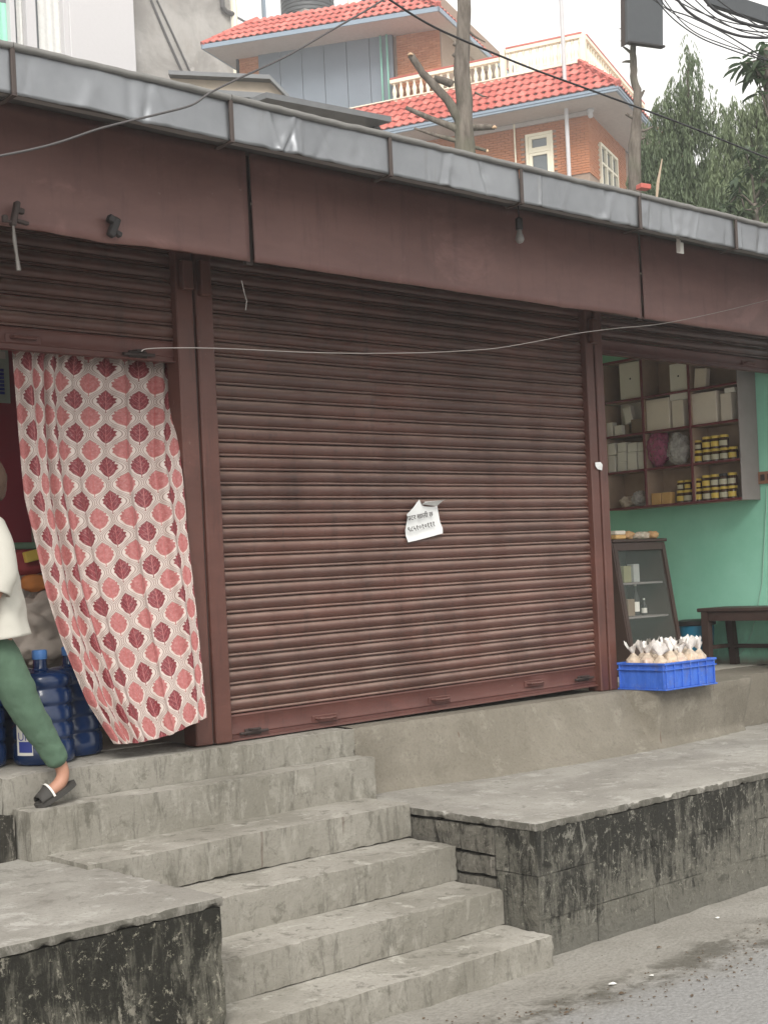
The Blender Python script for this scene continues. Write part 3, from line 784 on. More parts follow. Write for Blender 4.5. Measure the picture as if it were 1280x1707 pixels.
# ------------------------------------------------------------------ the brick house, in its own frame: s along the long front to the left, t away along its right flank
KS = 1.2
dA = fw*math.cos(R(65.5))-rt*math.sin(R(65.5)); dB = fw*math.cos(R(24.5))+rt*math.sin(R(24.5))
HO = Vector((0, 0, EYE)) + (pix(979, 195, d=34.)-Vector((0, 0, EYE)))*KS
def H(s, t, z): return HO + (dA*s + dB*t)*KS + Vector((0, 0, z*KS))
bh = thing('brick_house', 'orange brick house with red tiled skirt roofs and cream balustrade behind the shops', 'house', (HO.x, HO.y, 0))
WLb = wloc(bh)
HM = Matrix((dA, dB, up)).transposed().to_4x4()          # local frame rotation
def hbox(s0, s1, t0, t1, z0, z1, name, mat, parent=bh, bev=0, label=None):
    q = MB(); M4 = Matrix.Translation(HO) @ HM @ Matrix.Scale(KS, 4)
    q.box((s0, t0, z0), (s1, t1, z1), bev, M4); return q.build(name, mat, parent, label=label)
Zg = -HO.z/KS
hbox(.03, 9.2, .03, 7.0, Zg, .14, 'lower_wall', M['mortar'])
hbox(3.97, 5.3, .64, 6.5, .3, 4.1, 'upper_wall', M['mortar'])
hbox(5.3, 9.9, .55, 6.5, .3, 4.3, 'upper_wall', M['mortar'])
# bricks: the ones in view, laid in running bond with recessed joints
BW, BHt = .205, .0625
def brick_mesh(wd):
    q = MB(); q.box((-wd/2*KS, -.03*KS, -BHt*.42*KS), (wd/2*KS, .0, BHt*.42*KS)); me = bpy.data.meshes.new('brick'); q.bm.normal_update(); q.bm.to_mesh(me); q.bm.free(); me.materials.append(M['brick']); return me
full, half = brick_mesh(BW*.95), brick_mesh(BW*.45)
RA = HM.to_euler(); RBm = (Matrix((-dB, dA, up)).transposed()).to_euler()
cells = []      # (priority, position, rotation, mesh)
rbk = random.Random(9)
def wall_bricks(face, a0, a1, z0, z1, holes, off=0.0, pri=0):
    row = 0; z = z0
    while z < z1-.03:
        a = a0 + (BW/2 if row % 2 else 0)
        if row % 2: cands = [(a0+BW*.25, half)]
        else: cands = []
        while a+BW <= a1+.02: cands.append((a+BW/2, full)); a += BW
        if a1-a > BW*.4: cands.append((a+BW*.25, half))
        for c_, me in cands:
            if any(h[0]-.06 < c_ < h[1]+.06 and h[2] < z+BHt/2 < h[3] for h in holes): continue
            j = rbk.uniform(-.006, .004)
            if face == 'A': p = H(c_, off+j, z+BHt/2); rot = RA
            else: p = H(off+j, c_, z+BHt/2); rot = RBm
            cells.append((pri, p, rot, me))
        z += BHt; row += 1
wall_bricks('A', .0, 4.6, -1.35, .14, [(.88, 1.63, -1.5, -.15)], 0, 0)
wall_bricks('B', .0, 3.6, -1.35, .14, [(.93, 2.60, -1.5, -.33)], 0, 1)
wall_bricks('A', 4.0, 5.25, 1.30, 3.45, [], .61, 2)
wall_bricks('A', 9.32, 9.92, 3.0, 3.9, [], .52, 3)
def vis(p):
    d = p-Vector((0, 0, EYE)); z_ = d.dot(fw); u = d.dot(rt)/z_*FPX; v = d.dot(up)/z_*FPX
    return (640+u*cr-v*sr, CYPX-(u*sr+v*cr))
seen, rest = [], []
for c_ in cells:
    u, v = vis(c_[1])
    lim = 152+.2163*u - 82
    (seen if (v < lim-2 and not (745 < u < 800)) else rest).append(c_)
seen.sort(key=lambda c_: (c_[0] == 1, -c_[1].z))
keep, extra = seen[:300], seen[300:]+[c_ for c_ in rest if vis(c_[1])[1] < 152+.2163*vis(c_[1])[0]]
for pri, p, rot, me in keep:
    o = bpy.data.objects.new('brick', me); col.objects.link(o); o.parent = bh; o.location = p-WLb; o.rotation_euler = rot
q = MB()
for pri, p, rot, me in extra:
    M4 = Matrix.Translation(p) @ rot.to_matrix().to_4x4()
    q.poly([v.co.copy() for v in me.vertices], [tuple(f.vertices) for f in me.polygons], M4)
if extra: q.build('brickwork', M['brick'], bh, kind='stuff')
else: q.bm.free()
# soffits, fascias and roofs
hbox(-.97, 9.3, -.97, -.002, .145, .160, 'soffit', M['soffit_paint']); hbox(-.97, -.002, .0, 7, .145, .160, 'soffit', M['soffit_paint'])
hbox(-1.03, 9.3, -1.03, -.972, .150, .262, 'fascia', M['blue_grey_paint']); hbox(-1.03, -.972, -.97, 7, .150, .262, 'fascia', M['blue_grey_paint'])
hbox(-1.045, 9.3, -1.05, -1.032, .205, .270, 'gutter_board', M['blue_grey_paint']); hbox(-1.05, -1.032, -1.03, 7, .205, .270, 'gutter_board', M['blue_grey_paint'])
hbox(.25, 9.3, .35, 7, .165, 1.44, 'terrace_wall', M['soffit_paint'])
hbox(.1, 9.3, .2, 7, 1.442, 1.47, 'terrace_floor', M['cream_paint'])
# pressed tiles
def tile_mesh(wd, ln):
    nu = 6; V = []; F = []
    for j, (yy_, lift) in enumerate(((0, .035), (ln*.5, .02), (ln*1.06, .0))):
        for i in range(nu+1):
            a = i/nu; V.append(((a-.5)*wd*1.02*KS, yy_*KS, (lift+.020*math.sin(a*2*math.pi)+.012)*KS))
    b0 = len(V)
    for i in range(nu+1): V.append((V[i][0], V[i][1], V[i][2]-.022*KS))
    for j in range(2):
        for i in range(nu): F.append((j*(nu+1)+i, j*(nu+1)+i+1, (j+1)*(nu+1)+i+1, (j+1)*(nu+1)+i))
    for i in range(nu): F.append((b0+i, b0+i+1, i+1, i))
    me = bpy.data.meshes.new('roof_tile'); me.from_pydata(V, [], F); me.materials.append(M['roof_tile'])
    for p in me.polygons[:12]: p.use_smooth = True
    return me
tiles = []
def skirt(alongdir, updir, origin, length, run, rise, courses, wd, hip0=0.0, hip1=0.0, tilt=0.0, pri=0):
    """courses of tiles up a plane: origin = eave end, hips cut back by hip*fraction"""
    sl = math.hypot(run, rise); ln = sl/courses
    X = (alongdir+Vector((0, 0, tilt))).normalized(); Y = (updir*run+Vector((0, 0, rise))).normalized()
    Z = X.cross(Y)
    if Z.z < 0: X = -X; Z = X.cross(Y); origin = origin - X*length*KS; hip0, hip1 = hip1, hip0
    me = tile_mesh(wd, ln); rot = Matrix((X, Y, Z)).transposed().to_euler()
    for c_ in range(courses):
        f0 = c_/courses; a0, a1 = hip0*f0, length-hip1*f0
        nn_ = max(1, int((a1-a0)/wd))
        for i in range(nn_):
            p = origin+X*((a0+(i+.5)*(a1-a0)/nn_)*KS)+Y*(c_*ln*KS)
            tiles.append((pri, p, rot, me, rbk.uniform(-.02, .02)))
    q = MB(); O2 = origin-Z*.02*KS
    q.poly([O2, O2+X*length*KS, O2+X*(length-hip1)*KS+Y*sl*KS, O2+X*hip0*KS+Y*sl*KS], [(0, 1, 2, 3)]); q.build('roof_deck', M['roof_tile'], bh)
skirt(dA, dB, H(-1.06, -1.06, .265), 7.6, 1.36, 1.18, 5, .205, hip0=1.3)
skirt(dB, dA, H(-1.06, -1.06, .265), 7.5, 1.26, 1.18, 5, .205, hip0=1.36, pri=1)
TL = .055                                                     # the upper eave climbs a little to the left
def zu(s): return 3.19+(s-3.6)*.062
skirt(dA, dB, H(3.55, -.55, 3.27), 6.9, 1.30, .98, 4, .205, hip0=1.2, hip1=1.0, tilt=.062)
skirt(dB, dA, H(3.55, -.55, 3.27), 7.0, 1.20, .98, 4, .205, hip0=1.3, pri=1)
tv, tr_ = [], []
for T_ in tiles:
    u, v = vis(T_[1]); ok = -10 < v < 152+.2163*u-70 and 330 < u < 1075 and T_[0] == 0
    (tv if ok else tr_).append(T_)
def put_tile(T_):
    o = bpy.data.objects.new('roof_tile', T_[3]); col.objects.link(o); o.parent = bh; o.location = T_[1]-WLb
    o.rotation_euler = T_[2]; o.rotation_euler.z += T_[4]
for T_ in tv[:300]: put_tile(T_)
q = MB()
for T_ in tv[300:]+tr_:
    M4 = Matrix.Translation(T_[1]) @ T_[2].to_matrix().to_4x4()
    q.poly([v.co.copy() for v in T_[3].vertices], [tuple(f.vertices) for f in T_[3].polygons], M4)
q.build('tiling', M['roof_tile'], bh, kind='stuff')
def ridge(p0, p1, n_):
    for i in range(n_):
        a, c = p0.lerp(p1, i/n_), p0.lerp(p1, (i+1.12)/n_)
        q = MB(); q.tube([a, c], [.085*KS, .07*KS], 8); q.build('ridge_tile', M['roof_tile'], bh, smooth=True, angle=50)
ridge(H(-1.06, -1.06, .30), H(.22, .28, 1.48), 6); ridge(H(3.55, -.55, 3.30), H(4.75, .75, 4.28), 5)
ridge(H(10.45, -.55, 3.70), H(9.45, .75, 4.62), 5)
# upper storey: soffit, fascia following the climbing eave, panels, pipes
def hpoly(pts, name, mat, th=None, parent=bh):
    return slab([H(*p) for p in pts], (th or .02)*KS, name, mat, parent)
hpoly([(3.57, -.53, zu(3.57)-.02), (10.42, -.53, zu(10.42)-.02), (10.42, 6.5, zu(10.42)-.02), (3.57, 6.5, zu(3.57)-.02)], 'soffit', M['soffit_paint'], .02)
hpoly([(3.52, -.57, zu(3.52)+.075), (10.47, -.57, zu(10.47)+.075), (10.47, -.535, zu(10.47)+.075), (3.52, -.535, zu(3.52)+.075)], 'fascia', M['blue_grey_paint'], .115)
hpoly([(3.52, -.57, zu(3.52)+.075), (3.555, -.57, zu(3.52)+.075), (3.555, 6.5, zu(3.52)+.075), (3.52, 6.5, zu(3.52)+.075)], 'fascia', M['blue_grey_paint'], .115)
hpoly([(10.435, -.57, zu(10.47)+.075), (10.47, -.57, zu(10.47)+.075), (10.47, 6.5, zu(10.47)+.075), (10.435, 6.5, zu(10.47)+.075)], 'fascia', M['blue_grey_paint'], .115)
n_p = 6; s_a, s_b = 5.28, 9.30
for i in range(n_p):
    a, c = s_a+(s_b-s_a)*i/n_p, s_a+(s_b-s_a)*(i+1)/n_p
    hbox(a+.008, c-.008, .46, .545, .4, 3.95+.06*i-.65+.0, 'wall_panel', M['panel_grey'], bev=.004)
hbox(s_a, s_b, .50, .549, .4, 3.6, 'panel_backing', M['black_metal'])
hbox(9.95, 10.02, .50, .58, .4, 3.9, 'corner_pipe', M['black_metal'])
for s_ in (5.42, 5.60):
    q = MB(); q.tube([H(s_-.02, .38, 3.25), H(s_-.02, .38, 1.2)], .03*KS, 7); q.build('green_pipe', M['green_pipe'], bh, smooth=True)
# balustrade: cream turned balusters between rails with a red coping
BPROF = [(.040, 0), (.052, .03), (.040, .07), (.058, .15), (.064, .22), (.045, .31), (.030, .38), (.028, .43), (.044, .46), (.032, .49), (.050, .53)]
def bal_mesh(h):
    q = MB(); q.lathe([(r*KS*1.02, z/.53*h*KS) for r, z in BPROF], n=8); me = bpy.data.meshes.new('baluster'); q.bm.normal_update(); q.bm.to_mesh(me); q.bm.free(); me.materials.append(M['cream_paint'])
    for p in me.polygons: p.use_smooth = True
    return me
def balustrade(p0, p1, h, npost):
    d = (p1-p0); L_ = d.length; dn = d.normalized(); ang = math.atan2(dn.y, dn.x)
    for z0, z1, wd, nm, mt in ((0, .07, .13, 'rail', 'cream_paint'), (h-.13, h-.035, .15, 'rail', 'cream_paint'), (h-.034, h+.01, .17, 'coping', 'roof_tile')):
        q = MB(); M4 = Matrix.Translation(p0) @ Matrix.Rotation(ang, 4, 'Z'); q.box((0, -wd/2*KS, z0*KS), (L_, wd/2*KS, z1*KS), .006, M4); q.build(nm, M[mt], bh)
    me = bal_mesh(h-.20)
    for i in range(npost):
        p = p0+d*((i+.5)/npost)+Vector((0, 0, .07*KS))
        o = bpy.data.objects.new('baluster', me); col.objects.link(o); o.parent = bh; o.location = p-WLb; o.rotation_euler = (0, 0, ang)
balustrade(H(.12, .3, 1.46), H(2.10, .3, 1.46), .72, 11)
balustrade(H(2.28, .3, 1.38), H(5.30, .3, 1.42), .64, 16)
balustrade(H(.12, .42, 1.46), H(.12, 6.3, 1.46), .72, 26)
hbox(2.13, 2.26, .22, .38, 1.38, 2.17, 'pillar', M['cream_paint'], bev=.01)
hbox(.05, .19, .23, .37, 1.46, 2.17, 'pillar', M['cream_paint'], bev=.01)
# windows
def hwindow(face, a0, a1, z0, z1, ztr):
    w_ = part_empty('window', bh, H(a0, 0, z0) if face == 'A' else H(0, a0, z0))
    def bx(a, c, d0, d1, za, zb, nm, mt):
        q = MB(); M4 = Matrix.Translation(HO) @ HM @ Matrix.Scale(KS, 4)
        if face == 'A': q.box((a, d0, za), (c, d1, zb), .004, M4)
        else: q.box((d0, a, za), (d1, c, zb), .004, M4)
        q.build(nm, M[mt], w_)
    fr = .07
    bx(a0, a0+fr, -.05, .04, z0, z1, 'frame', 'cream_paint'); bx(a1-fr, a1, -.05, .04, z0, z1, 'frame', 'cream_paint')
    bx(a0+fr, a1-fr, -.05, .04, z1-fr, z1, 'frame', 'cream_paint'); bx(a0+fr, a1-fr, -.05, .04, z0, z0+fr, 'frame', 'cream_paint')
    if face == 'A':
        bx(a0+fr, a1-fr, -.045, .04, ztr-.03, ztr+.03, 'transom', 'cream_paint')
        for za, zb in ((z0+fr, ztr-.03), (ztr+.03, z1-fr)):
            for c0, c1, d0, d1 in ((a0+fr, a0+fr+.09, za, zb), (a1-fr-.09, a1-fr, za, zb), (a0+fr+.09, a1-fr-.09, za, za+.07), (a0+fr+.09, a1-fr-.09, zb-.07, zb)):
                bx(c0, c1, -.03, .03, d0, d1, 'sash', 'cream_paint')
    else:
        n_ = 3
        for i in range(1, n_): bx(a0+(a1-a0)*i/n_-.045, a0+(a1-a0)*i/n_+.045, -.045, .04, z0+fr, z1-fr, 'mullion', 'cream_paint')
        bx(a0+fr, a1-fr, -.04, .035, ztr-.03, ztr+.03, 'transom', 'cream_paint')
    bx(a0+fr, a1-fr, .02, .028, z0+fr, z1-fr, 'pane', 'glass_dark')
hwindow('A', .90, 1.60, -1.5, -.17, -.62)
hwindow('B', .95, 2.58, -1.6, -.36, -.85)
# pipes and corbel
q = MB(); q.tube([H(.40, -.45, Zg), H(.40, -.45, 2.9)], .05*KS, 10); q.build('vent_pipe', M['white_paint'], bh, smooth=True, angle=60)
q = MB(); q.tube([H(1.86, -.08, .13), H(1.86, -.08, Zg)], .022*KS, 7); q.build('thin_pipe', M['cream_paint'], bh)
q = MB(); q.lathe([(.01, -.26), (.05, -.24), (.07, -.17), (.05, -.10), (.09, -.06), (.09, 0)], H(-.10, -.10, .14), 10, KS, KS); q.build('corbel', M['white_paint'], bh, smooth=True)
hbox(-.1, 3.0, -.07, -.005, .04, .14, 'lintel', M['soffit_paint'], bev=.005)
# water tanks on the roof
for k, (u, rad, lab) in enumerate(((513, 1.08, 'black ribbed water tank behind the upper red tiled roof'), (645, 1.0, 'right black water tank mostly hidden above the upper red roof'))):
    dd = 56.; p = pix(u, 22, d=dd); q = MB(); pr_t = []
    for i in range(12): pr_t += [(rad, i*.16), (rad*.965, i*.16+.03), (rad*.965, i*.16+.05), (rad, i*.16+.08)]
    pr_t += [(rad*.8, 2.05), (.3, 2.2), (.28, 2.35)]
    tk = thing('water_tank', lab, 'tank', (p.x, p.y, p.z-.35)); q.lathe(pr_t, (p.x, p.y, p.z-.3), 24); q.build('tank_body', M['tank_black'], tk, smooth=True, angle=40)
    q = MB(); q.box((p.x-.9, p.y-.9, p.z-6.), (p.x+.9, p.y+.9, p.z-.31)); q.build('stand', M['old_plaster'], tk)
for u in (549, 560):
    p = pix(u+34, 8, d=54.5); q = MB(); q.tube([p-Vector((0, 0, 3)), p+Vector((0, 0, 1.5))], .09, 7); tag(q.build('roof_pipe', M['cream_paint'], loc=p-Vector((0, 0, 3))), ('left' if u < 555 else 'right')+' of two cream pipes standing beside the roof water tank', 'pipe', 'roof pipes')

# ------------------------------------------------------------------ lopped trees
def trunk(q, pts, d, nside=9, wob=.03):
    """pts: (u, v, width in px) at view distance d"""
    P_ = []; R_ = []
    for u, v, wpx in pts: P_.append(pix(u, v, d=d)); R_.append(wpx*d/FPX/2)
    PP, RR = [P_[0]], [R_[0]]
    for i in range(len(P_)-1):
        for k in range(1, 5):
            f = k/4; p = P_[i].lerp(P_[i+1], f); r = R_[i]+(R_[i+1]-R_[i])*f
            PP.append(p+Vector((noise.noise(p*3), noise.noise(p*3+Vector((7, 0, 0))), 0))*wob*(1 if f < 1 else .4)); RR.append(r*(1+.12*noise.noise(p*5)))
    q.tube(PP, RR, nside)
D1 = 14.6
t1_ = thing('lopped_tree', 'bare lopped tree trunk with cut branch stubs in front of the brick house', 'tree', pix(772, 245, d=D1)*Vector((1, 1, 0)) if False else (pix(772, 245, d=D1).x, pix(772, 245, d=D1).y, 0))
q = MB(); trunk(q, [(779, 900, 46), (776, 260, 34), (772, 190, 31), (770, 120, 27), (772, 60, 24), (773, 0, 22), (774, -60, 20)], D1); q.build('trunk', M['bark'], t1_, smooth=True)
def w7(l, wd): return [(c7b(x, y)[0], c7b(x, y)[1], w_) for (x, y), w_ in zip(l, wd)]
for l, wd in (([(375, 470), (345, 430), (305, 365), (235, 290), (185, 240), (130, 150)], (22, 18, 15, 14, 13, 11)), ([(330, 295), (300, 280), (240, 262)], (14, 13, 10)),
              ([(370, 520), (335, 500), (230, 460), (105, 405)], (15, 13, 10, 7)), ([(375, 585), (345, 565), (250, 540), (145, 505)], (10, 8, 6, 4)),
              ([(380, 500), (460, 500), (535, 500)], (13, 11, 9)), ([(390, 580), (440, 598), (500, 615)], (8, 6, 5)), ([(395, 20), (440, 60), (490, 88)], (5, 4, 2)), ([(350, 100), (335, 96)], (8, 5)), ([(365, 165), (335, 145)], (9, 6)), ([(440, 330), (480, 350), (500, 352)], (4, 3, 1.5))):
    q = MB(); trunk(q, w7(l, wd), D1, 7, .015); q.build('branch', M['bark'], t1_, smooth=True)
for (x, y), w_ in (((128, 147), 11), ((535, 500), 9), ((501, 615), 5), ((375, 455), 5)):
    u, v = c7b(x, y); p = pix(u, v, d=D1-.03); q = MB(); r = w_*D1/FPX/2
    q.lathe([(r*.9, -.012), (r*.95, .0), (r*.4, .014)], p, 8); q.build('cut_end', M['cut_wood'], t1_, smooth=True, angle=40)
D2 = 15.6
b2 = pix(1062, 300, d=D2)
t2_ = thing('lopped_tree', 'slim bare tree trunk with a dark board nailed near its top', 'tree', (b2.x, b2.y, 0))
q = MB(); trunk(q, [(1060, 900, 32), (1057, 240, 20), (1061, 195, 15), (1063, 150, 14), (1057, 118, 12), (1054, 90, 11), (1056, 60, 10), (1056, -30, 9)], D2); q.build('trunk', M['bark'], t2_, smooth=True)
for l, wd in (([(160, 440), (130, 415), (88, 385)], (6, 5, 3)), ([(150, 505), (110, 505), (80, 512)], (5, 4, 2)), ([(200, 840), (240, 780), (265, 740)], (8, 6, 4)), ([(195, 980), (150, 955), (110, 935)], (7, 6, 4)), ([(110, 300), (80, 320), (60, 340)], (3, 2, 1)), ([(150, 300), (135, 350), (140, 380)], (3, 2, 1)), ([(100, 228), (50, 238)], (3, 1)), ([(205, 1080), (270, 1070), (330, 1040)], (6, 4, 2)), ([(190, 1180), (240, 1140), (270, 1130)], (5, 4, 2))):
    q = MB(); trunk(q, [(*c8b(x, y), w_) for (x, y), w_ in zip(l, wd)], D2, 6, .01); q.build('branch', M['bark'], t2_, smooth=True)
# board on that trunk
pc = pix(1073, 32, d=D2-.16)
sb = thing('hanging_board', 'dark grey rectangular board seen from below, fixed to the slim bare trunk', 'board', (pc.x, pc.y, pc.z-.35))
ang = math.atan2(rt.y, rt.x)+R(24)
q = MB(); q.cbox(pc, (.47, .06, .56), .008, rz=ang, rx=R(4)); q.build('panel', M['sign_dark'], sb)
q = MB(); q.cbox(pc+Vector((0, 0, -.285)), (.48, .085, .022), .003, rz=ang, rx=R(4)); q.build('edge_trim', M['black_metal'], sb)
q = MB(); q.cbox(pc-rt*.23, (.018, .085, .56), .003, rz=ang, rx=R(4)); q.build('edge_trim', M['strap_brown'], sb)

# weeping tree on the right: many hanging sprays
def weeping(name, label, D, tops, base_v, seed, nsp, mat, lenr):
    rr = random.Random(seed)
    b0 = pix(tops[0][0], base_v, d=D); t = thing(name, label, 'tree', (b0.x, b0.y, 0))
    q = MB(); trunk(q, [(tops[0][0], 950, 30), (tops[0][0], base_v, 22), (tops[0][0]-2, tops[0][1]+90, 6), (tops[0][0], tops[0][1]+22, .8)], D)
    for (u, v, s_) in tops[1:]:
        trunk(q, [(tops[0][0], v+110, 7), ((u+tops[0][0])/2, v+60, 4), (u, v+26, .8)], D, 5, .05)
    q.build('trunk', M['bark'], t, smooth=True)
    px = D/FPX
    q = MB()
    # boughs: start points spread through the crown's depth, denser lower down
    for i in range(nsp):
        u0, v0, s_ = tops[rr.choices(range(len(tops)), [c_[3] if len(c_) > 3 else c_[2] for c_ in [(a[0], a[1], a[2], a[2]*a[2]) for a in tops]])[0]]
        f = rr.random()**.70; hgt = base_v+60-v0
        rad = s_*(.10+.95*f**.8)
        a = rr.uniform(0, 6.283); rr2 = math.sqrt(rr.random())
        u = u0+rad*math.cos(a)*rr2; v = v0+f*hgt*.92+rr.uniform(-8, 8)
        dep = rad*math.sin(a)*rr2*px*1.1
        L_ = rr.uniform(*lenr)*(1 if rr.random() < .8 else 1.7)*px
        o = pix(u, v, d=D+dep)
        clump = noise.noise(o*1.6)
        if clump < -.16 and rr.random() < .85: continue
        if noise.noise(o*4.1) < -.15 and rr.random() < .7: continue
        outd = (rt*math.cos(a)+fw*math.sin(a))
        n_ = 5; reach = rr.uniform(.03, .16)
        # arching twig then hanging spray, cross of narrow leaf ribbons
        pts = []
        for k in range(n_+1):
            g_ = k/n_
            p = o+outd*reach*math.sin(min(1, g_*1.6)*1.3)+Vector((0, 0, .05*math.sin(g_*3.0)-L_*g_**1.35))
            p += Vector((noise.noise(p*2+Vector((i, 0, 0)))*.05*g_, noise.noise(p*2+Vector((0, i, 0)))*.05*g_, 0))
            pts.append(p)
        wd = rr.uniform(.010, .020)
        for k in range(n_):
            for m_ in range(4):
                p = pts[k].lerp(pts[k+1], (m_+rr.random())/4)
                an = rr.uniform(0, 6.283); dl = Vector((math.cos(an), math.sin(an), 0)); ll = rr.uniform(.05, .11)
                tip = p+dl*ll*.45+Vector((0, 0, -ll))
                sd_ = Vector((-dl.y, dl.x, 0))*wd*.5
                md_ = p.lerp(tip, .45)
                V = [q.bm.verts.new(c_) for c_ in (p, md_+sd_, tip, md_-sd_)]
                q.bm.faces.new(V)
    q.build('crown', mat, t, recalc=False)
    return t
weeping('weeping_tree', 'tall weeping evergreen with drooping sprays and thin pointed top', 17.5, [(1148, 58, 30), (1127, 108, 32), (1172, 112, 34), (1104, 150, 36), (1196, 148, 42), (1082, 205, 38), (1150, 185, 66), (1066, 262, 34), (1120, 235, 60)], 330, 3, 5400, M['weeping_leaf'], (26, 74))
weeping('weeping_tree', 'broad weeping evergreen at the right edge, behind the street cables', 16.6, [(1262, 140, 44), (1228, 160, 40), (1300, 120, 50), (1210, 205, 42), (1255, 215, 60)], 340, 8, 4600, M['weeping_leaf'], (26, 70))

# broad leaved tree at the right edge
def broad(name, label, D, stem, twigs, seed, nl, ll):
    rr = random.Random(seed); b0 = pix(stem[0][0], stem[0][1], d=D); t = thing(name, label, 'tree', (b0.x, b0.y, 0))
    q = MB(); trunk(q, [(stem[0][0]+8, 950, stem[0][2]*1.3)]+stem, D)
    for tw in twigs: trunk(q, tw, D, 5, .01)
    q.build('trunk', M['bark'], t, smooth=True)
    q = MB()
    for tw in twigs:
        for (u, v, w_) in tw[1:]:
            for k in range(nl):
                o = pix(u+rr.gauss(0, 5), v+rr.gauss(0, 5), d=D+rr.gauss(0, .12))
                a = rr.uniform(0, 6.283); dr = rr.uniform(-.9, .15); L_ = rr.uniform(*ll)
                d1 = Vector((math.cos(a), math.sin(a), dr)).normalized(); sd_ = d1.cross(Vector((0, 0, 1))).normalized()
                nr = sd_.cross(d1)
                V = []
                for f, wd, bend in ((0, .0, 0), (.25, .13, .02), (.55, .16, -.02), (.8, .10, -.10), (1, 0, -.2)):
                    c_ = o+d1*L_*f+nr*bend*L_
                    V.append((c_+sd_*wd*L_+nr*.04*L_*(wd > 0), c_, c_-sd_*wd*L_+nr*.04*L_*(wd > 0)))
                vs = [[q.bm.verts.new(x_) for x_ in row] for row in V]
                for i in range(4):
                    for j in range(2):
                        try: q.bm.faces.new((vs[i][j], vs[i][j+1], vs[i+1][j+1], vs[i+1][j]))
                        except ValueError: pass
    q.build('crown', M['broad_leaf'], t, recalc=False, smooth=True)
broad('broad_leaved_tree', 'dark broad leaved tree with finger like leaves at the upper right edge', 12.0, [(1300, 420, 22), (1290, 250, 16), (1282, 150, 13), (1276, 80, 8)],
      [[(1284, 150, 6), (1265, 100, 5), (1247, 104, 3), (1236, 108, 2)], [(1284, 190, 6), (1270, 130, 4), (1258, 112, 2)], [(1280, 120, 6), (1275, 92, 4), (1270, 76, 2)], [(1286, 220, 5), (1268, 150, 3), (1262, 118, 2)]], 4, 9, (.13, .22))
broad('broad_leaved_tree', 'low shrubby tree of dark leaves just above the eaves, below the right weeping tree', 14.5, [(1262, 420, 16), (1258, 340, 10)],
      [[(1258, 345, 5), (1230, 320, 3), (1210, 345, 2), (1196, 350, 2)], [(1258, 340, 5), (1250, 280, 4), (1240, 250, 2)], [(1260, 330, 5), (1280, 285, 3), (1285, 250, 2)], [(1258, 330, 4), (1270, 310, 3), (1262, 262, 2)], [(1258, 350, 4), (1240, 350, 3), (1226, 300, 2)], [(1262, 350, 4), (1275, 340, 3), (1284, 320, 2)]], 6, 22, (.10, .19))
# odds and ends over the eaves near the second trunk: red roof scrap, dry twigs
p = pix(1072, 312, d=14.2)
b = MB(); b.cbox(p, (.12, .10, .05), .005, rz=ang, ry=R(3)); tag(b.build('ridge_piece', M['roof_tile'], loc=p), 'small piece of red roofing just over the eaves by the slim trunk', 'roof piece')
p = pix(1099, 285, d=15.4); q = MB(); q.tube([pix(1094, 330, d=15.4), pix(1096, 305, d=15.4), pix(1103, 265, d=15.4)], [.014, .018, .006], 6); q.tube([pix(1094, 330, d=15.4), pix(1094, 900, d=15.4)], .014, 6)
tag(q.build('dead_stem', M['dead_wood'], loc=(p.x, p.y, 0)), 'pale dry broken stem standing up beside the slim bare trunk', 'stem')
# ------------------------------------------------------------------ left shop: curtain, jugs, goods, person
n = N('curtain_print'); uvs = n.uv(); U, V_, _ = n.sep(uvs)
W_, Hh = .172, .164
def wrap(a, per): return n.mul(n.sub(n.mth('FRACT', n.add(n.mul(a, 1/per), .5)), .5), per)
xd = wrap(U, W_); yd = wrap(V_, Hh)
bnd = n.mul(n.add(n.mth('COSINE', n.mul(yd, 2*math.pi/Hh)), 1.0), W_/4)
ed = n.sub(bnd, n.mth('ABSOLUTE', xd)); inD = n.mth('GREATER_THAN', ed, 0.0); aed = n.mth('ABSOLUTE', ed)
xs_ = wrap(n.add(U, W_/2), W_); ys_ = wrap(n.add(V_, Hh/2), Hh)
px_ = n.add(n.mul(inD, xd), n.mul(n.sub(1.0, inD), xs_)); py_ = n.add(n.mul(inD, yd), n.mul(n.sub(1.0, inD), ys_))
q1 = n.mul(px_, 1/(W_*.325)); q2 = n.mul(n.add(py_, -.003), 1/(Hh*.378))
aq1 = n.mth('ABSOLUTE', q1); aq2 = n.mth('ABSOLUTE', q2); rr_ = n.mth('POWER', n.add(n.mth('POWER', aq1, 1.45), n.mth('POWER', aq2, 1.45)), 1/1.45); th = n.mth('ABSOLUTE', n.mth('ARCTAN2', q1, q2))   # 0 at the tip
saw = n.mth('ABSOLUTE', n.sub(n.mth('FRACT', n.mul(th, 9/math.pi)), .5))
lob = n.mul(n.mth('COSINE', n.mul(th, 3.0)), .03); taper = n.mul(n.ramp(th, 2.3, 3.14), -.06); tipb = n.mul(n.ramp(th, .40, .0), .08)
bound = n.add(n.add(n.add(.85, lob), n.mul(n.mul(saw, n.ramp(th, 2.1, 1.5)), .42)), n.add(taper, tipb))
leaf = n.ramp(n.sub(bound, rr_), -.02, .05)
mid_v = n.ramp(n.mth('ABSOLUTE', q1), .05, .02)
dv = n.mth('ABSOLUTE', n.sub(n.mth('FRACT', n.mul(n.sub(q2, n.mul(n.mth('ABSOLUTE', q1), .9)), 2.3)), .5))
vein = n.mul(n.mth('MAXIMUM', mid_v, n.mul(n.ramp(dv, .10, .03), .8)), n.ramp(rr_, .80, .6))
stem = n.mul(n.mul(n.ramp(n.mth('ABSOLUTE', q1), .055, .03), n.mth('LESS_THAN', q2, -.4)), n.mth('GREATER_THAN', q2, -1.22))
